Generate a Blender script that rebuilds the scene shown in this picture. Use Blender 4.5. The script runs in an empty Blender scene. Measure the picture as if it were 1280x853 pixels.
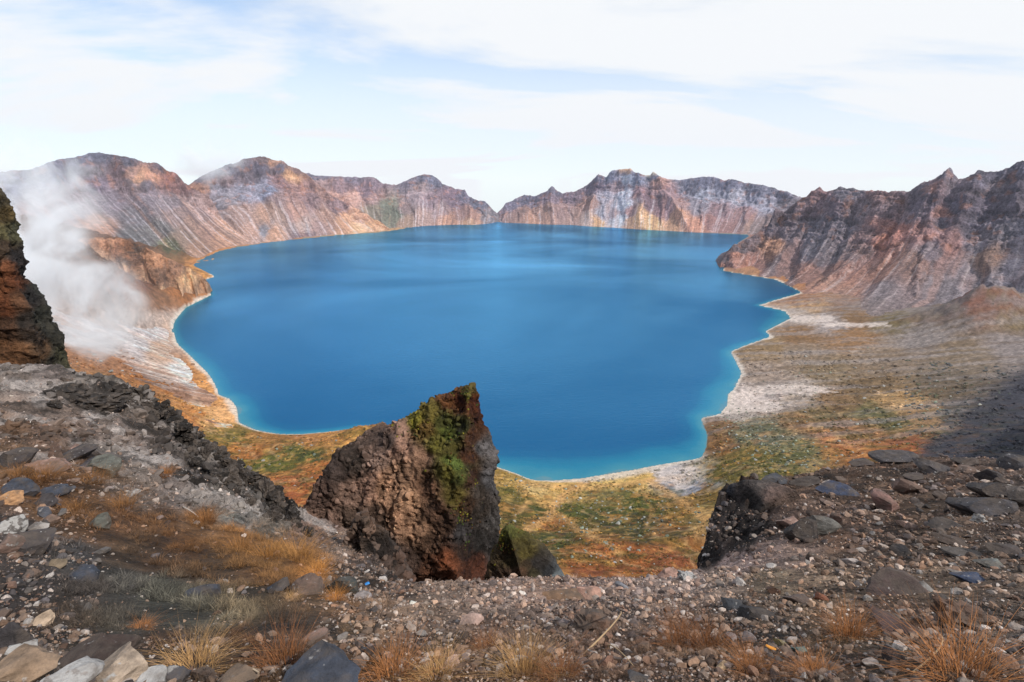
import bpy, math, random
import numpy as np
from mathutils import Vector

random.seed(7)
RNG = np.random.default_rng(7)
SC = bpy.context.scene
COL = SC.collection

# ------------------------------------------------------------------ camera
H = 370.0                       # the eye stands 370 m above the lake
PITCH = math.radians(15.8)
FPX = 711.1                     # 20 mm lens, in units of a 1280 px wide picture
cam_d = bpy.data.cameras.new("camera")
cam_d.lens = 20.0
cam_d.sensor_width = 36.0
cam_d.clip_start = 0.05
cam_d.clip_end = 120000.0
cam = bpy.data.objects.new("camera", cam_d)
cam.location = (0, 0, H)
cam.rotation_euler = (math.pi / 2 - PITCH, 0, 0)
COL.objects.link(cam)
SC.camera = cam

# ------------------------------------------------------------------ light
SUN_AZ = math.radians(128)      # clockwise from +Y: behind the camera, to the right
SUN_EL = math.radians(42)
SUN_STRENGTH = 4.0
SKY_STRENGTH = 0.15
CLOUD_LEVEL = 6.4               # radiance of the thin cloud veil, before SKY_STRENGTH
CLOUD_SHIFT = (2.2, 3.3, 7.0)
EXPOSURE = 0.0
HAZE_DENSITY = 1.7e-5

w = bpy.data.worlds.new("World")
SC.world = w
w.use_nodes = True
nt = w.node_tree
nt.nodes.clear()
def wn(t, **kw):
    n = nt.nodes.new(t)
    for k, v in kw.items():
        setattr(n, k, v)
    return n
wout = wn("ShaderNodeOutputWorld")
wbg = wn("ShaderNodeBackground")
wbg.inputs[1].default_value = SKY_STRENGTH
wsky = wn("ShaderNodeTexSky", sky_type='NISHITA', sun_disc=False, sun_elevation=SUN_EL,
          sun_rotation=SUN_AZ, altitude=2600, air_density=1.0, dust_density=0.0, ozone_density=2.0)
wtc = wn("ShaderNodeTexCoord")
wsep = wn("ShaderNodeSeparateXYZ")
nt.links.new(wtc.outputs['Generated'], wsep.inputs[0])
def wm(op, a, b=None, c=None):
    n = wn("ShaderNodeMath", operation=op)
    for i, v in enumerate((a, b, c)):
        if v is None: continue
        if isinstance(v, (int, float)): n.inputs[i].default_value = v
        else: nt.links.new(v, n.inputs[i])
    return n.outputs[0]
zc = wm('MAXIMUM', wsep.outputs[2], 0.0)
den = wm('ADD', zc, 0.16)
cx = wm('DIVIDE', wsep.outputs[0], den)
cy = wm('DIVIDE', wsep.outputs[1], den)
wcomb = wn("ShaderNodeCombineXYZ")
nt.links.new(wm('MULTIPLY', cx, 0.55), wcomb.inputs[0])
nt.links.new(wm('MULTIPLY', cy, 1.0), wcomb.inputs[1])
wn1 = wn("ShaderNodeTexNoise")
wn1.inputs['Scale'].default_value = 0.75
wn1.inputs['Detail'].default_value = 7
wn1.inputs['Roughness'].default_value = 0.55
wn1.inputs['Distortion'].default_value = 0.6
wadd = wn("ShaderNodeVectorMath", operation='ADD')
wadd.inputs[1].default_value = CLOUD_SHIFT
nt.links.new(wcomb.outputs[0], wadd.inputs[0])
nt.links.new(wadd.outputs[0], wn1.inputs['Vector'])
wr = wn("ShaderNodeMapRange", interpolation_type='SMOOTHSTEP')
wr.inputs[1].default_value = 0.33
wr.inputs[2].default_value = 0.56
wr.inputs[3].default_value = 0.34
wr.inputs[4].default_value = 1.0
nt.links.new(wn1.outputs[0], wr.inputs[0])
wmix = wn("ShaderNodeMix", data_type='RGBA')
hz = wn("ShaderNodeMapRange", interpolation_type='SMOOTHSTEP')
hz.inputs[1].default_value = 0.04; hz.inputs[2].default_value = 0.38; hz.inputs[3].default_value = 0.86; hz.inputs[4].default_value = 0.0
nt.links.new(wsep.outputs[2], hz.inputs[0])
nt.links.new(wm('MAXIMUM', hz.outputs[0], wr.outputs[0]), wmix.inputs[0])
wtint = wn("ShaderNodeVectorMath", operation='MULTIPLY')
wtint.inputs[1].default_value = (0.85, 1.12, 1.20)
nt.links.new(wsky.outputs[0], wtint.inputs[0])
nt.links.new(wtint.outputs[0], wmix.inputs[6])
wmix.inputs[7].default_value = (CLOUD_LEVEL * 0.975, CLOUD_LEVEL, CLOUD_LEVEL * 1.03, 1)
nt.links.new(wmix.outputs[2], wbg.inputs[0])
nt.links.new(wbg.outputs[0], wout.inputs[0])

sun_d = bpy.data.lights.new("sun", 'SUN')
sun_d.energy = SUN_STRENGTH
sun_d.angle = math.radians(0.6)
sun_d.color = (1.0, 0.95, 0.88)
sun = bpy.data.objects.new("sun", sun_d)
SUNV = Vector((math.cos(SUN_EL) * math.sin(SUN_AZ), math.cos(SUN_EL) * math.cos(SUN_AZ), math.sin(SUN_EL)))
sun.rotation_euler = SUNV.to_track_quat('Z', 'Y').to_euler()
COL.objects.link(sun)

SC.view_settings.view_transform = 'Standard'
SC.view_settings.look = 'None'
SC.view_settings.gamma = 1.0
SC.view_settings.exposure = EXPOSURE
SC.view_settings.use_curve_mapping = False
SC.cycles.use_denoising = True
SC.cycles.max_bounces = 5
SC.cycles.diffuse_bounces = 2
SC.cycles.glossy_bounces = 2
SC.cycles.transmission_bounces = 2
SC.cycles.volume_bounces = 4
SC.cycles.transparent_max_bounces = 8

# ------------------------------------------------------------------ helpers
CP, SP = math.cos(PITCH), math.sin(PITCH)
def ray(px, py):
    px = np.asarray(px, float); py = np.asarray(py, float)
    xc = (px - 640) / FPX; yc = (426.5 - py) / FPX
    return np.stack([xc, CP + yc * SP, -SP + yc * CP], -1)
def at_z(px, py, z):
    d = ray(px, py)
    t = (np.asarray(z, float) - H) / d[..., 2]
    return d * t[..., None] + np.array([0, 0, H])
def at_r(px, py, r):
    d = ray(px, py)
    t = np.asarray(r, float) / np.hypot(d[..., 0], d[..., 1])
    return d * t[..., None] + np.array([0, 0, H])
def project(P):
    x, y, z = P[..., 0], P[..., 1], P[..., 2] - H
    f = y * CP - z * SP
    u = y * SP + z * CP
    f = np.where(f < 1e-3, 1e-3, f)
    return 640 + FPX * x / f, 426.5 - FPX * u / f
def smoothstep(a, b, x):
    t = np.clip((x - a) / (b - a), 0, 1)
    return t * t * (3 - 2 * t)
def C(r, g, b, k=0.72):
    """sRGB reading of a surface -> base colour"""
    c = np.array([r, g, b], float) / 255
    return np.where(c < 0.04045, c / 12.92, ((c + 0.055) / 1.055) ** 2.4) * k

_perm = np.random.default_rng(3).permutation(256).astype(np.int32)
_perm = np.concatenate([_perm, _perm, _perm])
_grad = np.random.default_rng(4).normal(size=(256, 3)).astype(np.float32)
_grad /= np.linalg.norm(_grad, axis=1)[:, None]
def perlin(P):
    P = np.asarray(P, np.float64)
    I = np.floor(P).astype(np.int64)
    f = (P - I).astype(np.float32)
    I = (I & 255).astype(np.int32)
    u = f * f * f * (f * (f * 6 - 15) + 10)
    out = 0
    xi, yi, zi = I[..., 0], I[..., 1], I[..., 2]
    A0 = _perm[xi]; A1 = _perm[xi + 1]
    for dx, A in ((0, A0), (1, A1)):
        wx = u[..., 0] if dx else 1 - u[..., 0]
        for dy in (0, 1):
            B = _perm[A + yi + dy]
            wy = u[..., 1] if dy else 1 - u[..., 1]
            for dz in (0, 1):
                g = _grad[_perm[B + zi + dz]]
                wz = u[..., 2] if dz else 1 - u[..., 2]
                d = g[..., 0] * (f[..., 0] - dx) + g[..., 1] * (f[..., 1] - dy) + g[..., 2] * (f[..., 2] - dz)
                out = out + wx * wy * wz * d
    return out * 1.5
def fbm(P, oct=5, lac=2.03, gain=0.5):
    s = 0; a = 1.0; n = 0
    P = np.asarray(P, float)
    for i in range(oct):
        s = s + a * perlin(P + 17.3 * i); n += a
        a *= gain; P = P * lac
    return s / n
def ridged(P, oct=5, lac=2.05, gain=0.55):
    s = 0; a = 1.0; n = 0
    P = np.asarray(P, float)
    for i in range(oct):
        v = 1 - np.abs(perlin(P + 11.7 * i)) * 1.6
        s = s + a * v * np.abs(v); n += a
        a *= gain; P = P * lac
    return s / n
def xyz(x, y, z=0.0):
    x, y, z = np.broadcast_arrays(np.asarray(x, float), np.asarray(y, float), np.asarray(z, float))
    return np.stack([x, y, z], -1)

class TPS:
    def __init__(self, P, v, lam=1e-6):
        P = np.asarray(P, float); v = np.asarray(v, float)
        n = len(P)
        d2 = ((P[:, None] - P[None]) ** 2).sum(-1)
        K = 0.5 * d2 * np.log(d2 + 1e-12) + lam * np.eye(n)
        Q = np.concatenate([np.ones((n, 1)), P], 1)
        A = np.block([[K, Q], [Q.T, np.zeros((3, 3))]])
        s = np.linalg.solve(A, np.concatenate([v, np.zeros(3)]))
        self.P = P; self.w = s[:n]; self.a = s[n:]
    def __call__(self, X):
        sh = X.shape[:-1]
        X = X.reshape(-1, 2)
        out = np.empty(len(X))
        for i in range(0, len(X), 20000):
            x = X[i:i + 20000].astype(np.float32)
            d2 = (x[:, None, 0] - self.P[None, :, 0].astype(np.float32)) ** 2 + (x[:, None, 1] - self.P[None, :, 1].astype(np.float32)) ** 2
            k = 0.5 * d2 * np.log(d2 + 1e-12)
            out[i:i + 20000] = k @ self.w + self.a[0] + x @ self.a[1:]
        return out.reshape(sh)

def gsmooth(a, n):
    """gaussian smoothing along axis 0, n = sigma in samples"""
    if n < 0.5: return a
    k = np.exp(-0.5 * (np.arange(-int(3 * n), int(3 * n) + 1) / n) ** 2); k /= k.sum()
    m = len(k) // 2
    pad = np.concatenate([np.repeat(a[:1], m, 0), a, np.repeat(a[-1:], m, 0)], 0)
    if a.ndim == 1: return np.convolve(pad, k, 'valid')
    return np.stack([np.convolve(pad[:, j], k, 'valid') for j in range(a.shape[1])], 1)

def link_mesh(name, V, F, mat=None, colors=None, parent=None, smooth=True, attrs=None, sharp=None):
    me = bpy.data.meshes.new(name)
    V = np.asarray(V, np.float32).reshape(-1, 3)
    F = np.asarray(F, np.int32)
    me.vertices.add(len(V)); me.vertices.foreach_set("co", V.ravel())
    k = F.shape[1]
    me.loops.add(F.size); me.loops.foreach_set("vertex_index", F.ravel())
    me.polygons.add(len(F))
    me.polygons.foreach_set("loop_start", np.arange(0, F.size, k, dtype=np.int32))
    me.polygons.foreach_set("loop_total", np.full(len(F), k, np.int32))
    me.update(calc_edges=True)
    me.validate()
    if smooth:
        me.polygons.foreach_set("use_smooth", np.ones(len(me.polygons), bool))
        if sharp: me.set_sharp_from_angle(angle=math.radians(sharp))
    if colors is not None:
        a = me.attributes.new("albedo", 'FLOAT_COLOR', 'POINT')
        c = np.ones((len(V), 4), np.float32); c[:, :3] = np.asarray(colors).reshape(-1, 3)
        a.data.foreach_set("color", c.ravel())
    for k_, v_ in (attrs or {}).items():
        a = me.attributes.new(k_, 'FLOAT', 'POINT')
        a.data.foreach_set("value", np.asarray(v_, np.float32).ravel())
    if mat: me.materials.append(mat)
    o = bpy.data.objects.new(name, me)
    COL.objects.link(o)
    if parent: o.parent = parent
    return o
def grid_faces(nu, nv, wrap=False):
    i = np.arange(nu if wrap else nu - 1); j = np.arange(nv - 1)
    I, J = np.meshgrid(i, j, indexing='ij')
    I2 = (I + 1) % nu
    return np.stack([I * nv + J, I2 * nv + J, I2 * nv + J + 1, I * nv + J + 1], -1).reshape(-1, 4)
def tag(o, label=None, cat=None, group=None, kind=None):
    if label: o["label"] = label
    if cat: o["category"] = cat
    if group: o["group"] = group
    if kind: o["kind"] = kind
    return o

# ------------------------------------------------------------------ materials
def ground_mat(name, scale, bump_dist, bump=0.6, rough=0.95, var=0.35, fine=6.0, attr='albedo', atype='GEOMETRY'):
    """albedo attribute, broken up by two noises in world metres, with bump"""
    m = bpy.data.materials.new(name); m.use_nodes = True
    t = m.node_tree; N = t.nodes; L = t.links
    b = N['Principled BSDF']
    b.inputs['Roughness'].default_value = rough
    b.inputs['Specular IOR Level'].default_value = 0.25
    at = N.new('ShaderNodeAttribute'); at.attribute_name = attr; at.attribute_type = atype
    geo = N.new('ShaderNodeNewGeometry')
    n1 = N.new('ShaderNodeTexNoise'); n1.inputs['Scale'].default_value = scale; n1.inputs['Detail'].default_value = 6; n1.inputs['Roughness'].default_value = 0.65
    n2 = N.new('ShaderNodeTexNoise'); n2.inputs['Scale'].default_value = scale * fine; n2.inputs['Detail'].default_value = 4; n2.inputs['Roughness'].default_value = 0.7
    L.new(geo.outputs['Position'], n1.inputs['Vector']); L.new(geo.outputs['Position'], n2.inputs['Vector'])
    add = N.new('ShaderNodeMath'); add.operation = 'ADD'
    L.new(n1.outputs[0], add.inputs[0]); L.new(n2.outputs[0], add.inputs[1])
    mr = N.new('ShaderNodeMapRange'); mr.inputs[1].default_value = 0.76; mr.inputs[2].default_value = 1.24
    mr.inputs[3].default_value = 1 - var; mr.inputs[4].default_value = 1 + var
    L.new(add.outputs[0], mr.inputs[0])
    mul = N.new('ShaderNodeVectorMath'); mul.operation = 'SCALE'
    L.new(at.outputs['Color'], mul.inputs[0]); L.new(mr.outputs[0], mul.inputs['Scale'])
    L.new(mul.outputs[0], b.inputs['Base Color'])
    bp = N.new('ShaderNodeBump'); bp.inputs['Strength'].default_value = bump; bp.inputs['Distance'].default_value = bump_dist
    L.new(add.outputs[0], bp.inputs['Height']); L.new(bp.outputs[0], b.inputs['Normal'])
    return m

M_MOUNT = ground_mat("mountain_rock", 0.04, 8.0, 0.8, var=0.45, fine=4)
M_LAND = ground_mat("shore_land", 0.13, 1.3, 0.9, var=0.5, fine=6)
M_NEAR = ground_mat("gravelly_soil", 2.6, 0.07, 1.0, var=0.68, fine=9)
M_CRAG = ground_mat("weathered_rock", 1.1, 0.16, 0.9, var=0.50, fine=8)

# ------------------------------------------------------------------ shoreline
SHORE_PX = [(620,279),(600,281),(560,281.5),(520,283.5),(492,288.5),(470,291),(430,293.5),(395,297),(340,302.5),(318,306),(297,309),
 (275,314),(244,328),(272,323),(239,331),(269,346),(248,353),(265,369),(232,385),(218,402),(216,413),(222,430),(243,450),(262,469),
 (271,485),(273,494),(288,499),(296,509),(299,529),(320,538),(350,543),(378,543),(410,540),(445,536),(480,537),(520,548),(560,562),(600,576),(618,583),(645,592),
 (665,600),(690,601),(730,598),(790,588),(850,577),(877,573),(883,558),(884,544),(876,523),(900,518),(909,506),(909,494),(917,487),
 (927,467),(913,440),(932,432),(963,421),(957,414),(988,398),(981,389),(948,382),(1002,366),(970,350),(903,339),(911,326),(902,320),
 (920,306),(938,294),(893,292),(837,289),(775,285.6),(738,283),(696,281),(668,280.5),(640,279)]
SH = at_z(*np.array(SHORE_PX, float).T, 0.0)[:, :2]
def densify(P, n, closed=True):
    Q = np.concatenate([P, P[:1]]) if closed else P
    d = np.concatenate([[0], np.cumsum(np.hypot(*np.diff(Q, axis=0).T))])
    s = np.linspace(0, d[-1], n, endpoint=not closed)
    return np.stack([np.interp(s, d, Q[:, 0]), np.interp(s, d, Q[:, 1])], 1)
# log-spaced densification keeps near shores detailed
def densify_log(P, n):
    lp = np.stack([np.arctan2(P[:, 0], P[:, 1]), np.log(np.hypot(P[:, 0], P[:, 1]))], 1)
    q = densify(lp, n)
    r = np.exp(q[:, 1]); return np.stack([r * np.sin(q[:, 0]), r * np.cos(q[:, 0])], 1)
SHD = densify_log(SH, 520)
def shore_dist(X):
    sh = X.shape[:-1]; X = X.reshape(-1, 2).astype(np.float32); out = np.empty(len(X), np.float32)
    S = SHD.astype(np.float32); S2 = np.roll(S, -1, 0); D = S2 - S; L2 = (D ** 2).sum(1) + 1e-6
    for i in range(0, len(X), 8000):
        x = X[i:i + 8000]
        e = x[:, None, :] - S[None]
        t = np.clip((e * D[None]).sum(-1) / L2, 0, 1)
        dd = e - t[..., None] * D[None]
        out[i:i + 8000] = np.sqrt((dd ** 2).sum(-1).min(1))
    return out.reshape(sh)
def in_lake(X):
    sh = X.shape[:-1]; x = X[..., 0].ravel(); y = X[..., 1].ravel()
    ins = np.zeros(len(x), bool)
    P = SHD
    for (x0, y0), (x1, y1) in zip(P, np.roll(P, -1, 0)):
        if y0 == y1: continue
        c = ((y0 > y) != (y1 > y)) & (x < (x1 - x0) * (y - y0) / (y1 - y0) + x0)
        ins ^= c
    return ins.reshape(sh)

# ------------------------------------------------------------------ colour seeds (nearest-region painting of base colours)
def seeds_color(px, py, seeds, warp=None, power=3.0, yscale=1.6):
    """blend of base colours from places measured on the ground"""
    S = np.array([(s[0], s[1]) for s in seeds], np.float32)
    Cc = np.array([s[2] for s in seeds], np.float32)
    sh = px.shape
    px = px.ravel().astype(np.float32); py = py.ravel().astype(np.float32)
    if warp is not None:
        px = px + warp[0].ravel().astype(np.float32); py = py + warp[1].ravel().astype(np.float32)
    out = np.empty((len(px), 3), np.float32)
    for i in range(0, len(px), 20000):
        d2 = (px[i:i + 20000, None] - S[None, :, 0]) ** 2 + ((py[i:i + 20000, None] - S[None, :, 1]) * yscale) ** 2
        wgt = 1 / (d2 + 4.0) ** power
        out[i:i + 20000] = wgt @ Cc / wgt.sum(1, keepdims=True)
    return out.reshape(sh + (3,))

# ------------------------------------------------------------------ base terrain round the lake
LAND_PTS = [  # px, py, z  : measured places on the land inside the crater
 # right alluvial plain
 (1010,372,6),(1100,385,14),(1200,380,24),(1280,388,30),(1400,404,42),(1000,398,4),(1060,410,9),(1150,420,20),(1280,410,45),(1400,430,58),
 (1000,440,8),(1100,450,16),(1200,455,30),(1290,460,48),(1400,480,80),(960,470,5),(1030,480,12),(940,505,3),(1000,510,14),(1090,500,26),(1200,510,55),(1300,520,85),
 (1215,386,66),(1180,398,34),(1260,384,76),(905,535,10),(930,550,24),(960,530,24),(1060,528,40),(1120,545,58),(1010,560,46),(900,580,22),(940,590,44),(1000,600,72),(1150,580,95),(1280,570,125),(1400,560,150),
 # near valley and the inner slope below the rim
 (640,620,22),(700,612,5),(760,600,3),(830,592,5),(860,610,14),(760,640,28),(690,650,38),(830,640,38),(880,640,55),(640,660,58),(750,690,105),(680,700,125),(830,690,115),(900,690,120),(760,718,195),(660,722,190),(860,722,195),
 (1000,660,140),(1100,640,150),(1280,640,190),(1000,760,270),(1280,760,290),
 (560,600,28),(500,590,40),(440,560,22),(470,548,16),(480,528,20),(450,533,22),(400,560,20),(330,560,18),(300,560,16),(330,600,42),(400,610,52),(280,590,40),(350,660,115),(450,680,140),(560,680,120),(560,760,280),(350,760,280),
 # left scree and headland
 (255,322,8),(230,315,22),(200,312,48),(170,305,92),(135,298,150),(100,300,200),(255,345,8),(225,342,42),(190,335,88),(160,345,95),(250,362,10),(220,362,45),(180,368,90),
 (195,405,18),(170,410,36),(210,440,14),(150,430,55),(220,470,16),(250,505,12),(200,500,55),(270,540,18),(230,560,72),(100,460,110),(0,460,170),(0,380,150),(0,600,230),(-150,500,220),(-150,380,180)]
lp = np.array(LAND_PTS, float)
LPX = at_z(lp[:, 0], lp[:, 1], lp[:, 2])
lake_pts = np.array([(620,300),(450,310),(800,310),(350,330),(880,320),(300,380),(620,360),(880,380),(300,450),(450,420),(620,440),(800,440),(880,450),(330,505),(480,490),(620,510),(750,530),(840,540),(680,580)], float)
LK = at_z(lake_pts[:, 0], lake_pts[:, 1], 0.0)
def lpol(X): return np.stack([np.arctan2(X[..., 0], X[..., 1]), 0.55 * np.log(np.hypot(X[..., 0], X[..., 1]) + 1e-6)], -1)
far = []
for az in np.radians(np.arange(-60, 61, 12)):
    far.append((6500 * math.sin(az), 6500 * math.cos(az), -170))
far = np.array(far)
P_all = np.concatenate([SHD[::3], LPX[:, :2], LK[:, :2], far[:, :2]])
z_all = np.concatenate([np.zeros(len(SHD[::3])), lp[:, 2], np.full(len(LK), -28.0), far[:, 2]])
TER = TPS(lpol(P_all), z_all, 1e-5)
def terrain_z(X):
    r = np.hypot(X[..., 0], X[..., 1])
    z = TER(lpol(X))
    z = np.clip(z, -60, 340)
    z = np.where(r < 420, np.minimum(z, H - r * np.tan(np.radians(np.interp(r, [60, 223, 333, 420], [42, 39.6, 37.2, 34.0])))), z)
    z = np.where(r > 4850, np.minimum(z, 8 - 0.25 * (r - 4850)), z)
    return z

N_AZ, N_R = 800, 430
az = np.radians(np.linspace(-60, 60, N_AZ))
dep = np.radians(np.linspace(48, 2.85, N_R))
rr = np.concatenate([np.linspace(60, H / math.tan(dep[0]), 60)[:-1], H / np.tan(dep)])
A, R = np.meshgrid(az, rr, indexing='ij')
TX = np.stack([R * np.sin(A), R * np.cos(A)], -1)
TZ = terrain_z(TX)
SD = shore_dist(TX); INL = in_lake(TX)
TZ = np.where(INL, np.minimum(TZ, -0.25 - 0.04 * np.minimum(SD, 400)), np.where(R < 4850, np.maximum(TZ, 0.25 + 0.03 * np.minimum(SD, 60)), TZ))
P3 = xyz(TX[..., 0], TX[..., 1], TZ)
land = smoothstep(0, 60, SD) * ~INL
rel = 7.0 * fbm(P3 / 95.0, 5) + 3.0 * ridged(P3 / 40.0, 4) * smoothstep(10, 120, SD) + 1.2 * fbm(P3 / 9.0, 3)
mc = at_z(1222, 404, 30.0); mdx = P3[..., 0] - mc[0]; mdy = P3[..., 1] - mc[1]
mound = np.exp(-((mdx / 170) ** 2 + (mdy / 90) ** 2))
rel = rel + 46 * mound * (0.8 + 0.5 * ridged(P3 / 60.0 + 8, 4))
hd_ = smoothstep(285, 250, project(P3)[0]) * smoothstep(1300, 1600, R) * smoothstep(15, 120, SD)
rel = rel + 34 * (ridged(P3 / np.array([110.0, 60.0, 60.0]) + 4, 6, gain=.6) - 0.45) * hd_
TZ = TZ + rel * land * smoothstep(9000, 6000, R)
P3[..., 2] = TZ
tpx, tpy = project(P3)
g1 = fbm(P3 / 120.0 + 5, 5); g2 = fbm(P3 / 45.0 + 9, 5); g3 = fbm(P3 / 14.0 + 3, 4)
# streaks of gravel run from the right-hand slopes towards the shore
str1 = fbm(xyz(P3[..., 0] / 260.0, P3[..., 1] / 28.0, 0) + 3, 5)
T_SEEDS = [
 (1000,372,C(176,120,80)),(1060,380,C(160,120,95)),(1120,372,C(150,125,112)),(1200,345,C(150,128,122)),(1280,350,C(150,130,126)),(1000,395,C(200,180,165)),(1040,402,C(175,160,155)),
 (1060,392,C(140,100,50)),(1010,385,C(200,150,85)),(1120,400,C(130,110,60)),(1220,385,C(142,98,76)),(1180,395,C(120,100,85)),(1270,372,C(140,105,60)),(1280,395,C(130,105,60)),
 (1000,418,C(150,105,50)),(1060,420,C(165,115,55)),(1150,425,C(150,135,128)),(1270,430,C(150,135,130)),(960,435,C(165,130,80)),(1000,445,C(160,135,110)),(1100,450,C(155,130,105)),(1200,445,C(145,122,95)),
 (960,470,C(170,145,125)),(1030,465,C(150,125,90)),(1090,480,C(140,110,70)),(1180,480,C(120,100,75)),(930,500,C(235,215,205)),(960,498,C(220,200,190)),(1000,490,C(200,180,165)),(915,515,C(225,205,185)),
 (1040,500,C(150,110,60)),(1090,515,C(110,105,45)),(1110,525,C(115,110,45)),(1120,505,C(225,170,90)),(1150,520,C(190,140,80)),(1020,520,C(150,120,70)),(1050,545,C(190,120,70)),(1090,550,C(185,115,60)),(1130,555,C(165,90,45)),
 (900,530,C(150,105,55)),(930,540,C(120,125,95)),(960,550,C(110,115,85)),(990,560,C(125,120,80)),(1010,530,C(160,110,55)),(900,555,C(160,110,55)),(930,570,C(130,110,45)),(900,590,C(120,105,40)),(950,580,C(125,115,60)),
 (1200,520,C(85,82,88)),(1280,500,C(80,78,85)),(1190,560,C(80,78,85)),(1240,550,C(75,75,85)),  # dark scree, with the rim's cast shadow put into its colours
 (640,600,C(190,155,85)),(625,595,C(170,135,65)),(665,608,C(225,190,125)),(700,610,C(225,180,105)),(760,603,C(232,195,120)),(800,595,C(225,185,110)),(840,590,C(190,185,190)),(860,600,C(175,175,185)),(870,590,C(195,180,160)),
 (650,640,C(125,100,50)),(640,620,C(120,105,50)),(690,630,C(205,160,95)),(675,650,C(185,125,70)),(670,640,C(85,90,35)),(700,620,C(215,175,105)),(720,640,C(95,95,40)),(760,620,C(135,120,70)),(790,630,C(100,100,45)),(770,650,C(75,80,30)),(820,640,C(105,90,45)),(800,655,C(80,75,32)),
 (850,640,C(190,140,75)),(870,650,C(200,160,100)),(885,625,C(140,110,50)),(850,675,C(165,110,65)),(840,660,C(120,85,45)),(700,680,C(75,80,32)),(680,690,C(85,80,35)),(720,690,C(185,120,65)),(760,690,C(175,105,55)),(800,700,C(165,95,50)),(830,700,C(150,90,55)),(740,720,C(165,95,50)),(650,700,C(150,95,55)),
 (250,500,C(225,160,95)),(230,520,C(205,135,75)),(275,520,C(240,180,120)),(200,490,C(175,115,65)),(290,545,C(120,105,45)),(310,560,C(175,110,55)),(340,550,C(165,115,60)),(380,548,C(185,125,70)),(370,560,C(95,95,38)),(420,545,C(200,140,75)),(330,575,C(100,100,40)),(400,580,C(185,110,55)),(450,540,C(190,130,65)),(440,560,C(205,150,85)),(470,535,C(180,120,60)),(390,572,C(85,90,35)),(350,610,C(170,95,50)),(420,600,C(165,95,50)),
 (255,324,C(205,140,85)),(230,316,C(160,110,60)),(215,312,C(110,110,65)),(200,318,C(175,120,65)),(180,310,C(150,95,55)),(150,302,C(150,95,60)),(250,345,C(215,150,80)),(220,345,C(165,100,55)),(190,340,C(140,85,50)),(170,350,C(150,90,55)),(255,366,C(190,130,80)),(230,365,C(170,110,65)),(200,375,C(165,115,80)),
 (215,405,C(205,175,155)),(190,400,C(200,175,160)),(150,440,C(170,120,85)),(600,281,C(205,150,100)),(650,281,C(190,140,100)),(500,285,C(190,150,110)),(860,292,C(150,110,100))]
wy = 9 * g2
tc = seeds_color(tpx, tpy, T_SEEDS, (22 * g2 + 18 * g3, 11 * g1 + 7 * g3), 2.6, 1.9)
def mixc(c, d, f): return c * (1 - f[..., None]) + np.asarray(d) * f[..., None]
# patchy low plants on the valley floor and the hummocks
veg = smoothstep(0.02, 0.22, fbm(P3 / 38.0 + 31, 5)) * smoothstep(20, 60, SD) * smoothstep(0.6, 0.2, np.abs(g1)) * (R < 1500)
valley = smoothstep(1150, 800, R)
tc = mixc(tc, C(88, 92, 36), 0.55 * veg * valley)
tc = mixc(tc, C(205, 140, 70), 0.45 * smoothstep(0.12, 0.3, fbm(P3 / 22.0 + 51, 4)) * valley * smoothstep(20, 60, SD))
def blob(x, y, sx, sy): return np.exp(-(((tpx - x) / sx) ** 2 + ((tpy - y) / sy) ** 2))
sand = np.maximum.reduce([blob(930, 505, 55, 15), blob(985, 488, 60, 8) * .9, blob(1010, 399, 46, 6), blob(1070, 406, 60, 3.5) * .9, blob(848, 593, 36, 11), blob(855, 603, 18, 12) * .8])
sand = smoothstep(0.42, 0.60, sand + 0.55 * g2 + 0.35 * g3)
slate = smoothstep(-14, 14, (tpy - 462) - 0.83 * (1280 - tpx) + 22 * g2 + 14 * g3)  # mask of the painted cast shadow over dark scree, cut along the shadow's edge
pl = (1 - np.clip(1.4 * sand, 0, 1)) * (1 - slate) * smoothstep(2400, 1900, R) * smoothstep(700, 900, R) * (P3[..., 0] > 200)  # slate masks the painted cast shadow over dark scree
tc = mixc(tc, C(160, 146, 140), 0.62 * pl * smoothstep(-0.06, 0.22, str1))
tc = mixc(tc, C(120, 88, 42), 0.38 * pl * smoothstep(0.05, 0.25, -str1))
nf = smoothstep(2600, 1200, R)
f1 = fbm(P3 / 7.0 + 71, 4); f2 = fbm(P3 / 3.0 + 77, 3)
tc = mixc(tc, C(226, 176, 104), 0.28 * smoothstep(0.10, 0.30, f1 + 0.8 * g3) * valley * smoothstep(8, 30, SD) * smoothstep(0.35, 0.15, np.abs(str1)))
tc = mixc(tc, C(70, 74, 34), 0.30 * smoothstep(0.05, 0.30, -f1 + 0.8 * g2) * valley * smoothstep(20, 60, SD))
tc = mixc(tc, C(150, 82, 46), 0.50 * smoothstep(0.05, 0.25, fbm(P3 / 26.0 + 91, 4)) * smoothstep(560, 380, R))
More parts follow.
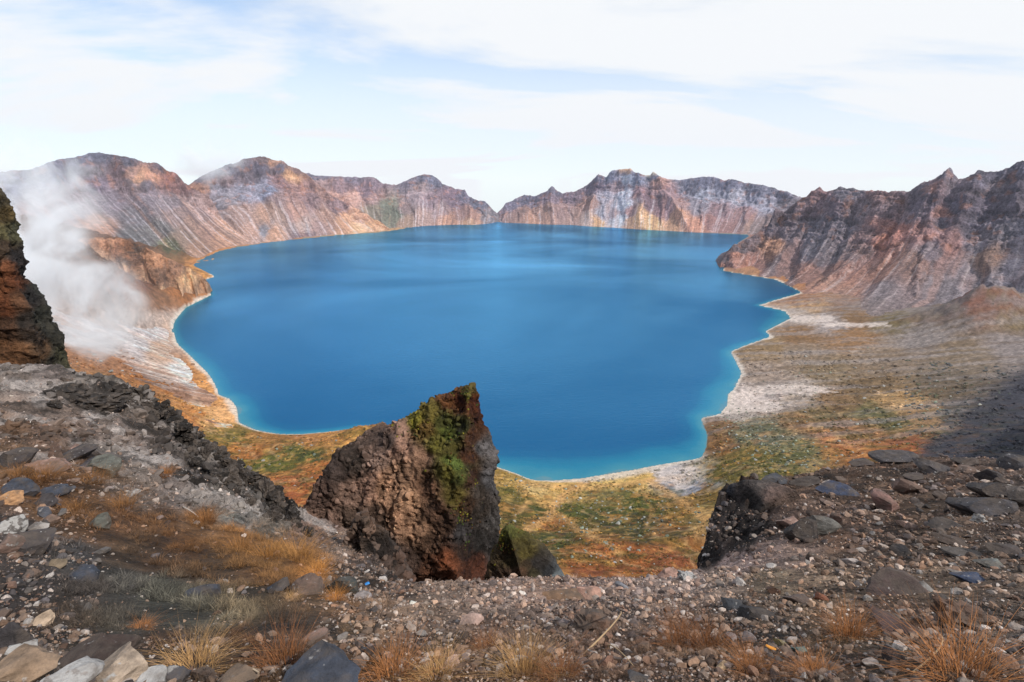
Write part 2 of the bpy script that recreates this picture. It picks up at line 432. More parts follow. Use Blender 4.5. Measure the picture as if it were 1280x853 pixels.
# goat tracks worn through the low plants
trk = np.abs(fbm(P3 / 130.0 + 140, 4))
tc = mixc(tc, C(226, 186, 136), 0.30 * smoothstep(0.030, 0.008, trk) * valley * smoothstep(15, 40, SD))
def pathdist(pts):
    pts = np.array(pts, float); best = np.full(tpx.shape, 1e9)
    wx_ = tpx + 5 * g3 + 5 * g2; wy_ = (tpy + 3 * g3) * 1.5
    for (x0, y0), (x1, y1) in zip(pts, pts[1:]):
        y0, y1 = y0 * 1.5, y1 * 1.5; dx, dy = x1 - x0, y1 - y0
        t_ = np.clip(((wx_ - x0) * dx + (wy_ - y0) * dy) / (dx * dx + dy * dy), 0, 1)
        best = np.minimum(best, np.hypot(wx_ - x0 - t_ * dx, wy_ - y0 - t_ * dy))
    return best
for pts, wd, k in (([(740,598),(712,612),(697,628),(688,646),(672,656),(655,664)],7,.8),([(700,644),(722,662),(752,676),(775,692)],6,.6),([(812,600),(838,618),(862,634),(880,650),(872,672)],6,.6),([(660,628),(645,645)],4,.5),([(800,606),(815,640),(806,660)],3,.35),([(650,603),(720,612),(790,604),(850,596)],6,.6)):
    tc = mixc(tc, C(218, 168, 108), k * smoothstep(wd * 1.3, wd * 0.3, pathdist(pts)))
tc = mixc(tc, C(92, 70, 52), 0.55 * smoothstep(0.0, 0.22, fbm(P3 / 30.0 + 57, 5)) * smoothstep(290, 240, tpx) * smoothstep(395, 370, tpy) * smoothstep(290, 310, tpy))
tc = tc * (1 + 0.8 * (0.6 * g3 + 0.6 * f1 + 0.8 * f2 * nf)[..., None])
tc = mixc(tc, C(150, 88, 66), 0.6 * smoothstep(0.25, 0.6, mound + 0.3 * g2))
tc = mixc(tc, C(118, 108, 62), 0.6 * smoothstep(0.35, 0.6, mound + 0.3 * g2) * smoothstep(0.0, 0.2, g1 + 0.4 * g3))
tc = mixc(tc, C(232, 216, 206), 0.85 * sand * np.clip(0.85 + 0.7 * g3 + 0.5 * f2, 0.2, 1))
tc = mixc(tc, C(66, 66, 76), 0.85 * slate * np.clip(0.9 + 0.8 * f1, .3, 1))  # rim's cast shadow painted into the ground colour, together with dark scree
fanr = smoothstep(1015, 1080, tpx) * smoothstep(408, 385, tpy + 10 * g2) * (R < 2400)
tc = mixc(tc, C(146, 132, 130), 0.60 * fanr * smoothstep(-0.12, 0.12, g1 + 0.6 * str1))
# pale wave-washed beach
bw = 4 + 7 * smoothstep(-0.1, 0.3, g1) + 14 * np.exp(-(((tpx - 780) / 90) ** 2 + ((tpy - 592) / 20) ** 2))
beach = smoothstep(1.6, 0.6, SD / bw) * (R < 2600)
# the rocky bit of shore by the hummock and the headland carry no beach
beach = beach * (1 - smoothstep(30, 12, np.hypot(tpx - 882, tpy - 548)))
tc = mixc(tc, C(238, 222, 205), 0.85 * beach * ~INL)
tc = mixc(tc, C(120, 150, 140), 1.0 * INL)
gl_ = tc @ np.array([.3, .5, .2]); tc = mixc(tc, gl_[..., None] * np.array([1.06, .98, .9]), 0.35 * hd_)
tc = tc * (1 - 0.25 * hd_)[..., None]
gl_ = tc @ np.array([.3, .5, .2]); tc = mixc(tc, gl_[..., None] * np.array([1.06, .98, .92]), 0.26 * np.clip(pl, 0, 1))
tc = np.clip(tc, 0.015, 0.85)
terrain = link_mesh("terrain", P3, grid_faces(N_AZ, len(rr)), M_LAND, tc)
tag(terrain, kind='structure')
TPX, TPY, TER_P = tpx, tpy, P3

# ------------------------------------------------------------------ lake
wa = np.radians(np.linspace(-44, 44, 320))
wr_ = H / np.tan(np.radians(np.linspace(34, 3.75, 420)))
WA, WR = np.meshgrid(wa, wr_, indexing='ij')
WX = np.stack([WR * np.sin(WA), WR * np.cos(WA)], -1)
wsd = shore_dist(WX); wsd = np.where(in_lake(WX), wsd, 0)
M_WATER = bpy.data.materials.new("lake_water"); M_WATER.use_nodes = True
def build_water():
    t = M_WATER.node_tree; N = t.nodes; L = t.links
    b = N['Principled BSDF']
    at = N.new('ShaderNodeAttribute'); at.attribute_name = 'shore'
    geo = N.new('ShaderNodeNewGeometry')
    rp = N.new('ShaderNodeValToRGB')
    e = rp.color_ramp.elements
    e[0].position = 0.0; e[0].color = (0.10, 0.20, 0.22, 1)
    e[1].position = 1.0; e[1].color = (0.0, 0.061, 0.168, 1)
    for p, c in ((0.018, (0.045, 0.20, 0.25, 1)), (0.16, (0.010, 0.145, 0.235, 1)), (0.45, (0.001, 0.076, 0.180, 1))):
        k = e.new(p); k.color = c
    nz = N.new('ShaderNodeTexNoise'); nz.inputs['Scale'].default_value = 0.03; nz.inputs['Detail'].default_value = 4
    L.new(geo.outputs['Position'], nz.inputs['Vector'])
    mm = N.new('ShaderNodeMath'); mm.operation = 'MULTIPLY_ADD'; mm.inputs[1].default_value = 0.12; 
    L.new(nz.outputs[0], mm.inputs[0]); 
    mp = N.new('ShaderNodeMath'); mp.operation = 'SUBTRACT'; mp.inputs[1].default_value = 0.06
    L.new(at.outputs['Fac'], mp.inputs[0]); L.new(mp.outputs[0], mm.inputs[2])
    L.new(mm.outputs[0], rp.inputs[0])
    
    # wind: cat's-paws change how rough the surface is
    mpg = N.new('ShaderNodeMapping'); mpg.inputs['Scale'].default_value = (0.0009, 0.0011, 1)
    mpg.inputs['Rotation'].default_value = (0, 0, math.radians(-8))
    L.new(geo.outputs['Position'], mpg.inputs[0])
    n2 = N.new('ShaderNodeTexNoise'); n2.inputs['Scale'].default_value = 1.0; n2.inputs['Detail'].default_value = 4; n2.inputs['Roughness'].default_value = 0.5; n2.inputs['Distortion'].default_value = 0.5
    L.new(mpg.outputs[0], n2.inputs['Vector'])
    r2 = N.new('ShaderNodeMapRange'); r2.inputs[1].default_value = 0.35; r2.inputs[2].default_value = 0.65; r2.inputs[3].default_value = 0.10; r2.inputs[4].default_value = 0.22
    L.new(n2.outputs[0], r2.inputs[0]); 
    n3 = N.new('ShaderNodeTexNoise'); n3.inputs['Scale'].default_value = 0.16; n3.inputs['Detail'].default_value = 5; n3.inputs['Roughness'].default_value = 0.7
    mp3 = N.new('ShaderNodeMapping'); mp3.inputs['Scale'].default_value = (0.5, 1.0, 1)
    L.new(geo.outputs['Position'], mp3.inputs[0]); L.new(mp3.outputs[0], n3.inputs['Vector'])
    bp = N.new('ShaderNodeBump'); bp.inputs['Strength'].default_value = 0.45; bp.inputs['Distance'].default_value = 1.8
    L.new(n3.outputs[0], bp.inputs['Height'])
    df = N.new('ShaderNodeBsdfDiffuse'); gl = N.new('ShaderNodeBsdfGlossy'); fr = N.new('ShaderNodeFresnel'); mx = N.new('ShaderNodeMixShader')
    fr.inputs['IOR'].default_value = 1.33
    s2 = N.new('ShaderNodeMapRange'); s2.inputs[1].default_value = 0.35; s2.inputs[2].default_value = 0.65; s2.inputs[3].default_value = 0.85; s2.inputs[4].default_value = 2.3
    L.new(n2.outputs[0], s2.inputs[0])
    fm = N.new('ShaderNodeMath'); fm.operation = 'MULTIPLY'; L.new(fr.outputs[0], fm.inputs[0]); L.new(s2.outputs[0], fm.inputs[1])
    gl.inputs['Color'].default_value = (0.22, 0.63, 1.0, 1)
    L.new(rp.outputs[0], df.inputs['Color']); L.new(r2.outputs[0], gl.inputs['Roughness'])
    for q in (df, gl, fr): L.new(bp.outputs[0], q.inputs['Normal'])
    L.new(fm.outputs[0], mx.inputs[0]); L.new(df.outputs[0], mx.inputs[1]); L.new(gl.outputs[0], mx.inputs[2])
    N.remove(b); L.new(mx.outputs[0], N['Material Output'].inputs['Surface'])
build_water()
wpx, wpy = project(xyz(WX[..., 0], WX[..., 1], 0.0))
shal = sum(k * np.exp(-(((wpx - x) / sx) ** 2 + ((wpy - y) / sy) ** 2)) for x, y, sx, sy, k in ((710,590,90,24,1.0),(840,570,50,16,.8),(900,508,30,30,1.0),(300,520,30,26,.5),(925,455,25,20,.6),(975,400,30,15,.5),(255,470,30,30,.3)))
wsh = np.clip(wsd / (40 + 190 * np.clip(shal, 0, 1)) + 0.10 * fbm(xyz(WX[..., 0], WX[..., 1], 0) / 60.0, 4), 0, 1)
wsh = np.where(wsd <= 0, 0, wsh)
lake = link_mesh("lake", xyz(WX[..., 0], WX[..., 1], 0.0), grid_faces(320, 420), M_WATER, attrs={'shore': wsh})
tag(lake, kind='structure')

# ------------------------------------------------------------------ mountains round the crater
def resample(pts, n):
    pts = np.asarray(pts, float)
    d = np.concatenate([[0], np.cumsum(np.hypot(*np.diff(pts[:, :2], axis=0).T) + 1e-6)]); d /= d[-1]
    return d, np.linspace(0, 1, n)
def loft(name, sections, nu, nv, seeds, prof=1.35, cliff=0.25, gully=30.0, rock=10.0, streak=0.6, skyline=None, back=500.0, ends=(60.0, 60.0), smooth_u=0.012, seed=0.0, gfreq=1.0, fan=170.0, ribk=0.5, mauve=0.13, apron=0.0, spurs=(), teeth=8.0, cl0=0.80, label=None, streak_cols=None, talus=0.55):
    """sections: (foot px, py, z, ridge px, py, horizontal distance). A mountain face from its foot up to its crest and down the far side."""
    s = np.array(sections, float)
    F = at_z(s[:, 0], s[:, 1], s[:, 2]); Rg = at_r(s[:, 3], s[:, 4], s[:, 5] + np.hypot(F[:, 0], F[:, 1]))
    d, u = resample(np.concatenate([s[:, 3:5]], 1), nu)
    Fi = np.stack([np.interp(u, d, F[:, k]) for k in range(3)], 1)
    Ri = np.stack([np.interp(u, d, Rg[:, k]) for k in range(3)], 1)
    Fi = gsmooth(Fi, smooth_u * nu)
    Rxy = gsmooth(Ri[:, :2], smooth_u * nu)
    if skyline is not None:
        sk = np.array(skyline, float)
        zc_ = gsmooth(Ri[:, 2], smooth_u * nu)
        for _ in range(5):
            px, py = project(xyz(Rxy[:, 0], Rxy[:, 1], zc_))
            ty = np.interp(px, sk[:, 0], sk[:, 1])
            zc_ = at_r(px, ty, np.hypot(Rxy[:, 0], Rxy[:, 1]))[:, 2]
        Rz = zc_
    else: Rz = Ri[:, 2]
    Ri = np.concatenate([Rxy, Rz[:, None]], 1)
    nb = max(12, nv // 6)
    v = np.concatenate([np.linspace(-0.05, 1, nv), 1 + np.linspace(0, 1, nb + 1)[1:] ** 1.5])
    U, Vv = np.meshgrid(u, v, indexing='ij')
    t = np.clip(Vv, -0.05, 1)
    # concave: gentle scree fan below, steep rock above
    zp = np.where(t > 0, (1 - cliff) * np.abs(t) ** prof * 1.0 + cliff * smoothstep(cl0, 0.99, t + 0.035 * np.sin(13.0 * U * 6.28) * smoothstep(0.5, 0.8, t) * (t < 0.97)), t * 0.6)
    P = Fi[:, None, :2] * (1 - t[..., None]) + Ri[:, None, :2] * t[..., None]
    Z = Fi[:, None, 2] * (1 - zp) + Ri[:, None, 2] * zp
    hor = Ri[:, :2] - Fi[:, :2]; hd = np.hypot(hor[:, 0], hor[:, 1]); hor = hor / hd[:, None]
    hor = gsmooth(hor, smooth_u * nu * 2)
    over = np.clip(Vv - 1, 0, None)
    P = P + hor[:, None, :] * (over * back)[..., None]
    Z = Z - over * np.maximum(Ri[:, None, 2], 60) * 0.95
    Z = Z - ends[0] * smoothstep(0.05, 0.0, U) - ends[1] * smoothstep(0.95, 1.0, U)
    # arc length along the face, in metres, for spurs and streaks
    mid = 0.5 * (Fi + Ri)
    al = np.concatenate([[0], np.cumsum(np.hypot(*np.diff(mid[:, :2], axis=0).T))])
    Sx = np.repeat(al[:, None], len(v), 1)
    down = (1 - t) * hd[:, None]
    Q = xyz(P[..., 0], P[..., 1], Z)
    px, py = project(Q)
    wx = 7 * fbm(Q / 160.0 + 7 + seed, 4) + 5 * fbm(Q / 50.0 + 2, 3)
    wyv = 4 * fbm(Q / 140.0 + 1 + seed, 4) + 3 * fbm(Q / 45.0 + 8, 3)
    wx = wx + 3.0 * fbm(Q / 18.0 + 31, 3); wyv = wyv + 2.5 * fbm(Q / 18.0 + 37, 3)
    base = seeds_color(px, py, seeds, (wx, wyv), 2.6, 1.25)
    gl = (base @ np.array([.3, .5, .2]))[..., None]
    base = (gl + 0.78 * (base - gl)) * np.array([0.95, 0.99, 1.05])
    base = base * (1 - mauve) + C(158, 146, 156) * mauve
    lum = base @ np.array([.25, .6, .15])
    warp = 60 * fbm(Q / 420.0 + seed, 3) + 22 * fbm(Q / 110.0 + seed, 3)
    g = ridged(xyz((Sx + warp) / 210.0 * gfreq, down / 1300.0, seed), 4, gain=0.5)
    gs = ridged(xyz((Sx + warp) / 60.0 * gfreq, down / 700.0, seed + 4), 4)
    # scree fans widen downhill, rock ribs between them widen uphill
    q = (Sx + 0.4 * warp) / fan + 0.14 * fbm(Q / 90.0 + seed + 5, 3); ci = np.floor(q).astype(int)
    rr1 = np.random.default_rng(int(seed * 10)).random((400, 4)); rc = rr1[ci % 400]
    xx = np.abs(q - (ci + 0.5 + 0.5 * (rc[..., 0] - 0.5))) * 2
    wfan = np.clip(1.6 * (1 - t / (0.6 + 0.40 * rc[..., 1])), 0.06, 1.6)
    rib = smoothstep(-0.10, 0.20, xx - wfan + 0.30 * fbm(Q / 60.0 + seed + 6, 4)) * smoothstep(0.0, 0.15, t)
    envl = np.sin(np.clip(t, 0, 1) * math.pi) ** 0.8 * (over == 0)
    envl = envl + 0.22 * smoothstep(0.8, 1.0, t) * (over < 0.3)
    top = smoothstep(talus - 0.06, talus + 0.06, t + 0.10 * fbm(Q / 120.0 + seed + 2, 4))
    rocky = np.clip(top + 0.9 * smoothstep(0.105, 0.065, lum) + 0.35 * rib * smoothstep(0.1, 0.3, t), 0, 1)
    disp = ribk * gully * (rib - 0.45) * envl + gully * (g - 0.45) * envl * (0.35 + 0.5 * rocky) + 0.28 * gully * (gs - 0.45) * envl * (0.25 + 0.75 * rocky)
    for r_px, f_px, wid, a_ in spurs:
        ur = np.interp(r_px, np.maximum.accumulate(s[:, 3]), d); uf = np.interp(f_px, np.maximum.accumulate(s[:, 0]), d)
        du_ = (U - (uf + (ur - uf) * t)) * al[-1] + 0.5 * warp
        disp = disp + a_ * np.exp(-np.abs(du_ / wid) ** 1.3) * np.sin(np.clip(t * 0.93 + 0.05, 0, 1) * math.pi) ** 0.7 * (over == 0)
    rk = ridged(Q / np.array([70.0, 70.0, 52.0]) + seed, 6, gain=0.62) - 0.4
    st = fbm(xyz(Q[..., 0] / 300, Q[..., 1] / 300, (Q[..., 2] + 12 * fbm(Q / 130., 2)) / 20.0) + seed, 3)
    disp = disp + rock * (1.5 * rk * (0.06 + rocky) + 0.9 * st * rocky) * smoothstep(0.0, 0.12, t) * np.where(over > 0, 1, smoothstep(1.02, 0.85, t) * 0.4 + 0.6)
    disp = disp + 1.2 * fbm(Q / 14.0, 3) * smoothstep(0, 0.1, t)
    disp = disp + teeth * (ridged(xyz(Sx / 55.0, 0, seed + 3), 4, gain=.65) - 0.5) * smoothstep(0.86, 1.0, t) * (over < 0.25)
    n2 = -hor[:, None, :] * 0.62
    P = P + n2 * disp[..., None]
    Z = Z + disp * 0.78
    Q = xyz(P[..., 0], P[..., 1], Z)
    stk = fbm(xyz((Sx + 0.5 * warp) / 17.0, down / 1000.0, seed + 1), 5, gain=0.7)
    stk2 = fbm(xyz((Sx + 0.7 * warp) / 60.0, down / 800.0, seed + 21), 4)
    loose = (1 - 0.8 * rocky) * streak
    cols = streak_cols or [C(200, 192, 198), C(190, 142, 112), C(104, 84, 88)]
    c = base * (1 + (0.75 * stk + 0.5 * stk2) * loose)[..., None]
    c = mixc(c, cols[0], 0.55 * loose * smoothstep(0.08, 0.30, stk))
    c = mixc(c, cols[1], 0.30 * loose * smoothstep(0.10, 0.32, stk2))
    c = mixc(c, cols[2], 0.40 * loose * smoothstep(0.10, 0.30, -stk))
    c = c * (1 + (0.30 * (rc[..., 3] - 0.5) * rib + 0.9 * rk * rocky + 0.55 * st * rocky + 0.5 * fbm(Q / 16.0 + 3, 4)))[..., None]
    c = mixc(c, C(176, 116, 78), 0.28 * rocky * smoothstep(0.12, 0.30, fbm(Q / 50.0 + 40 + seed, 5)))
    if apron > 0: c = mixc(c, C(132, 120, 116, 0.6) * (1 + 0.9 * stk)[..., None], apron * smoothstep(0.30, 0.03, t + 0.18 * fbm(Q / 90.0 + 5, 4)) * smoothstep(1000, 1050, px))
    c = np.clip(1.42 * c, 0.015, 0.62)
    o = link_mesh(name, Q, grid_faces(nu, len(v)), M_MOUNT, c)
    tag(o, kind='structure')
    return o

# left mountain
SK1 = [(-250,262),(-120,240),(-40,222),(0,215),(40,212),(60,204),(75,199),(100,196),(112,192),(125,190.5),(140,194),(160,196),(180,203),(195,204),(210,213),(220,217),(228,228),(237,233),(262,246),(300,290),(330,305)]
S1 = [(-60,330,120,-250,262,700),(60,330,100,-60,226,750),(140,322,60,40,212,800),(190,320,30,80,198,820),(225,320,8,125,191,800),(250,326,-3,160,197,800),(272,314,-3,190,204,560),(290,310,-3,212,214,420),(305,308,-3,228,229,330),(316,306,-3,245,240,280),(326,305,-3,280,270,160)]
SEED1 = [(125,196,C(78,80,98)),(100,200,C(80,82,100)),(160,200,C(82,78,92)),(60,212,C(95,95,115)),(0,225,C(110,110,130)),(150,210,C(110,82,82)),(120,212,C(105,90,95)),(200,212,C(90,72,78)),(175,222,C(190,125,70)),(190,222,C(185,115,65)),(165,216,C(160,105,75)),(210,222,C(150,85,65)),(185,232,C(95,80,85)),(220,230,C(120,75,65)),(160,232,C(130,105,105)),
 (120,235,C(115,98,110)),(140,250,C(120,105,112)),(180,250,C(125,108,112)),(170,270,C(105,98,100)),(210,255,C(130,112,112)),(220,270,C(150,118,105)),(240,280,C(165,122,95)),(260,290,C(175,125,95)),(250,265,C(155,120,108)),(280,300,C(190,130,85)),(290,290,C(170,125,95)),(200,290,C(110,105,98)),(170,295,C(98,95,90)),(230,300,C(150,115,85)),(120,285,C(185,125,85)),(60,270,C(160,125,115)),(215,308,C(105,108,60)),(245,312,C(170,120,80)),(100,255,C(135,110,112))]
loft("mountain", S1, 640, 210, SEED1, prof=1.2, cliff=0.24, gully=22, rock=9, streak=1.0, ribk=0.25, teeth=7, skyline=SK1, seed=1.3, gfreq=1.2, talus=0.82)
# second mountain
SK2 = [(200,245),(225,236),(236,231),(250,222),(262,216),(275,211),(285,206),(295,204),(305,199),(325,197),(335,198),(345,202),(352,201),(360,207),(372,212),(380,217),(390,226),(400,233),(415,245),(440,258),(460,270),(480,280),(492,287)]
S2 = [(296,309,-3,200,245,1000),(310,307,-3,236,232,950),(330,304,-3,262,216,900),(350,302,-3,290,204,850),(372,299,-3,325,197,780),(395,297,-3,350,201,700),(420,294,-3,380,217,600),(445,293,-3,405,237,420),(470,291,-3,440,258,260),(485,289,-3,465,273,130),(493,288,-3,492,287,30)]
SEED2 = [(325,200,C(110,85,80)),(300,203,C(105,88,92)),(345,204,C(165,115,80)),(270,215,C(78,74,90)),(295,212,C(82,76,92)),(250,225,C(85,80,95)),(320,212,C(85,76,88)),(350,212,C(80,74,86)),(370,215,C(120,85,75)),(365,220,C(195,135,75)),(310,220,C(95,80,85)),(280,228,C(120,90,85)),(250,235,C(175,115,75)),
 (270,240,C(128,120,128)),(300,240,C(128,124,136)),(320,240,C(140,136,150)),(335,245,C(118,122,142)),(285,250,C(135,125,130)),(350,230,C(135,95,90)),(345,250,C(145,110,100)),(370,240,C(150,105,92)),(390,250,C(130,95,90)),(365,265,C(160,115,98)),(400,245,C(150,105,85)),(420,262,C(125,90,85)),(350,270,C(170,130,105)),(330,270,C(175,130,100)),(300,268,C(165,125,105)),(320,290,C(190,135,100)),(340,295,C(200,140,95)),(380,285,C(165,140,128)),(380,293,C(110,80,78)),(400,285,C(160,120,105)),(410,275,C(175,125,95)),(430,280,C(205,140,85)),(450,285,C(225,160,95)),(470,286,C(215,150,85)),(485,286,C(210,145,85)),(455,272,C(190,130,85)),(330,290,C(130,125,128))]
loft("mountain", S2, 560, 190, SEED2, prof=1.1, cliff=0.22, gully=30, rock=11, streak=0.8, ribk=0.5, teeth=9, spurs=((330,352,60,50),(385,425,70,60),(270,320,60,30)), skyline=SK2, seed=2.7, gfreq=1.1, talus=0.6)
# third: tableland and dome left of the gap
SK3 = [(340,226),(375,218),(385,217),(395,220),(420,221),(440,222),(468,222),(478,230),(495,232),(502,229),(515,223),(528,219.5),(540,220),(548,225),(553,231),(562,234),(570,237),(581,238),(585,246),(597,251),(606,252),(614,260),(621,268),(626,275),(640,280)]
S3 = [(400,290,10,340,226,1100),(430,288,10,385,218,1100),(455,288,5,430,222,1050),(480,287,0,470,223,950),(500,286,-3,495,232,850),(525,283.5,-3,528,220,750),(550,282,-3,552,231,650),(575,281.5,-3,575,238,600),(595,281.5,-3,600,252,450),(610,280.5,-3,614,260,350),(620,280,-3,628,276,150)]
SEED3 = [(400,221,C(95,90,105)),(440,224,C(105,90,102)),(470,226,C(115,90,98)),(430,235,C(130,98,98)),(400,232,C(140,105,95)),(460,240,C(125,95,100)),(440,248,C(195,140,115)),(420,250,C(190,135,110)),(470,250,C(150,110,100)),(480,258,C(105,108,80)),(495,265,C(100,105,72)),(470,262,C(130,115,85)),(490,275,C(110,108,75)),(505,278,C(160,120,85)),
 (530,223,C(80,82,100)),(515,228,C(100,92,105)),(545,226,C(85,85,102)),(525,235,C(130,105,100)),(520,250,C(150,125,125)),(540,255,C(135,105,108)),(560,245,C(120,90,100)),(550,265,C(150,118,112)),(570,255,C(115,88,98)),(580,250,C(100,90,105)),(580,268,C(150,105,88)),(600,258,C(90,90,105)),(590,272,C(170,115,85)),(610,270,C(110,100,100)),(530,275,C(165,125,105)),(560,278,C(185,125,85)),(585,280,C(195,140,90)),(505,262,C(140,110,100))]
loft("mountain", S3, 460, 150, SEED3, prof=1.15, cliff=0.25, gully=34, rock=11, streak=0.8, ribk=0.5, teeth=10, spurs=((528,520,70,50),(552,552,70,50),(585,588,60,50)), skyline=SK3, seed=4.1, talus=0.62)
# fourth: the long wall right of the gap
SK4 = [(600,282),(612,276),(622,268),(632,255),(645,249),(655,244),(668,246),(678,242),(684,240),(690,233),(697,240),(703,242),(718,240),(728,235),(738,229),(748,219),(758,222),(765,214),(773,212.5),(788,212),(793,217),(803,221),(812,222),(817,217),(824,223),(832,225),(850,226),(862,224),(880,221),(893,222),(905,226),(915,224),(935,229),(952,232),(966,235),(985,241),(1000,246),(1040,262),(1100,285)]
S4 = [(618,280,-3,600,282,200),(630,279.5,-3,625,262,400),(650,280,-3,650,246,550),(680,281,-3,680,242,600),(705,281.5,-3,705,242,620),(730,283,-3,738,229,680),(760,285,-3,770,213,700),(790,286.5,-3,795,217,680),(820,288.5,-3,825,224,650),(840,289.5,-3,850,226,640),(870,291,-3,885,222,640),(900,292.5,-3,920,225,640),(930,294,-3,960,234,600),(960,296,-3,1000,246,540),(990,298,-3,1050,266,450),(1010,300,-3,1100,285,400)]
SEED4 = [(640,255,C(98,90,108)),(660,250,C(90,85,104)),(690,240,C(85,82,100)),(690,252,C(115,92,102)),(715,246,C(120,95,105)),(650,268,C(150,108,88)),(680,268,C(160,115,90)),(700,265,C(150,112,100)),(665,276,C(185,125,85)),(720,275,C(175,130,108)),(735,260,C(165,115,90)),(745,235,C(115,92,105)),(745,224,C(95,95,115)),(765,222,C(95,98,120)),(780,214,C(205,150,105)),(772,218,C(110,112,132)),(782,226,C(160,165,180)),(800,224,C(90,95,118)),(815,225,C(95,100,120)),(812,220,C(205,180,150)),(800,230,C(100,105,125)),(770,235,C(135,110,115)),(757,250,C(165,155,165)),(752,270,C(170,165,175)),(768,270,C(155,135,140)),(778,250,C(170,172,185)),(772,275,C(185,190,200)),(780,262,C(180,182,195)),(785,270,C(150,105,98)),(735,278,C(195,160,140)),(745,278,C(225,160,85)),
 (800,250,C(125,88,92)),(810,262,C(115,82,88)),(800,278,C(215,155,85)),(815,282,C(230,170,95)),(790,283,C(200,145,95)),(830,270,C(150,105,105)),(822,232,C(190,130,105)),(835,245,C(150,112,112)),(850,260,C(165,122,112)),(850,280,C(195,130,85)),(870,287,C(190,120,80)),(840,285,C(205,145,90)),
 (860,228,C(112,110,126)),(880,225,C(100,100,120)),(900,230,C(105,105,124)),(920,230,C(100,100,120)),(950,238,C(105,105,122)),(975,242,C(110,105,120)),(860,240,C(125,122,136)),(880,244,C(150,150,164)),(900,245,C(140,138,152)),(920,245,C(165,160,170)),(940,252,C(135,132,146)),(960,255,C(155,150,162)),(870,258,C(130,120,128)),(900,262,C(140,105,105)),(930,270,C(150,105,98)),(890,278,C(155,100,85)),(910,285,C(145,95,82)),(940,285,C(130,105,95)),(960,280,C(150,120,110)),(985,260,C(130,115,118))]
loft("mountain", S4, 820, 190, SEED4, prof=1.15, cliff=0.28, gully=34, rock=12, streak=0.9, ribk=0.45, teeth=12, cl0=0.84, spurs=((690,690,70,60),(745,735,70,60),(800,800,90,110),(822,860,90,110)), skyline=SK4, seed=6.2, talus=0.66)
# fifth: the jagged ridge on the right
SK5 = [(888,345),(896,332),(902,320),(915,309),(928,303),(938,297),(950,289),(960,282),(965,270),(970,260),(975,263),(981,265),(990,258),(1000,249),(1008,246),(1016,240),(1025,235.5),(1030,241),(1036,241),(1048,236),(1060,237),(1075,239),(1097,241),(1111,243),(1125,240),(1139,238),(1150,231),(1160,228),(1170,225),(1178,219),(1187,210),(1192,218),(1198,224),(1207,224),(1215,220),(1222,214),(1232,216),(1245,213),(1262,211),(1270,203),(1278,201),(1290,206),(1320,200),(1380,190),(1480,180),(1600,180)]
S5 = [(900,341,-3,890,340,20),(903,339,-3,902,320,150),(912,340,-3,930,302,250),(930,342,-3,960,282,360),(950,346,-3,985,262,450),(970,350,-3,1025,236,520),(985,357,-2,1060,237,560),(1003,366,-2,1100,241,600),(1028,378,1,1140,238,720),(1066,391,4,1187,214,810),(1116,399,9,1225,215,850),(1190,402,16,1275,203,830),(1280,402,26,1380,190,720),(1400,400,60,1500,180,520),(1560,430,80,1640,180,480)]
SEED5 = [(905,325,C(95,75,72)),(905,337,C(165,100,65)),(920,325,C(165,100,62)),(940,330,C(150,92,65)),(925,310,C(95,78,75)),(945,295,C(95,75,72)),(965,310,C(190,125,70)),(960,285,C(90,74,78)),(985,275,C(100,78,78)),(985,300,C(118,98,98)),(1000,260,C(105,78,78)),(1020,245,C(130,84,76)),(1025,260,C(110,78,76)),(1010,290,C(95,86,92)),(1000,320,C(92,84,90)),(980,340,C(100,80,76)),(1040,262,C(95,72,76)),(1035,285,C(90,80,86)),(1020,320,C(96,88,92)),(1060,245,C(100,92,98)),(1075,260,C(115,92,90)),(1060,290,C(104,92,96)),(1050,320,C(105,90,90)),(1080,300,C(125,88,78)),(1100,250,C(140,98,88)),(1110,265,C(125,95,92)),(1110,285,C(165,98,72)),(1125,280,C(130,100,98)),(1100,310,C(165,95,65)),(1125,292,C(175,100,68)),(1085,320,C(130,92,78)),(1050,340,C(150,95,65)),(1010,345,C(150,95,65)),(1020,362,C(180,115,70)),
 (1150,240,C(90,76,82)),(1170,235,C(125,92,92)),(1187,218,C(98,92,102)),(1150,270,C(92,76,84)),(1160,255,C(88,72,82)),(1200,235,C(105,88,92)),(1230,222,C(82,78,92)),(1260,216,C(85,82,98)),(1275,206,C(80,78,95)),(1250,232,C(110,95,98)),(1270,240,C(90,80,92)),(1200,265,C(74,68,82)),(1230,260,C(80,70,82)),(1270,265,C(105,92,100)),(1180,280,C(85,76,86)),(1210,285,C(78,72,84)),(1180,275,C(160,98,70)),(1150,300,C(150,95,78)),(1185,303,C(140,92,80)),(1160,320,C(118,98,98)),(1220,305,C(112,100,104)),(1270,290,C(105,98,104)),(1280,310,C(120,106,108)),(1200,335,C(130,112,110)),(1140,335,C(150,105,80)),(1100,345,C(150,100,72)),(1230,325,C(150,108,75)),(1270,340,C(140,124,124)),(1180,355,C(132,118,116)),(1100,362,C(130,112,108)),(1050,365,C(165,110,72)),(1240,365,C(140,126,126)),(1300,370,C(130,118,116))]
loft("mountain", S5, 1000, 330, SEED5, prof=2.1, apron=0.65, cliff=0.20, gully=36, rock=13, streak=1.0, ribk=0.55, teeth=10, cl0=0.80, spurs=((1025,955,45,40),(1060,985,35,25),(1187,1090,60,40),(1111,1010,45,22)), skyline=SK5, seed=8.8, gfreq=1.25, talus=0.66, mauve=0.20,
     streak_cols=[C(186, 172, 170), C(166, 112, 84), C(84, 76, 84)])
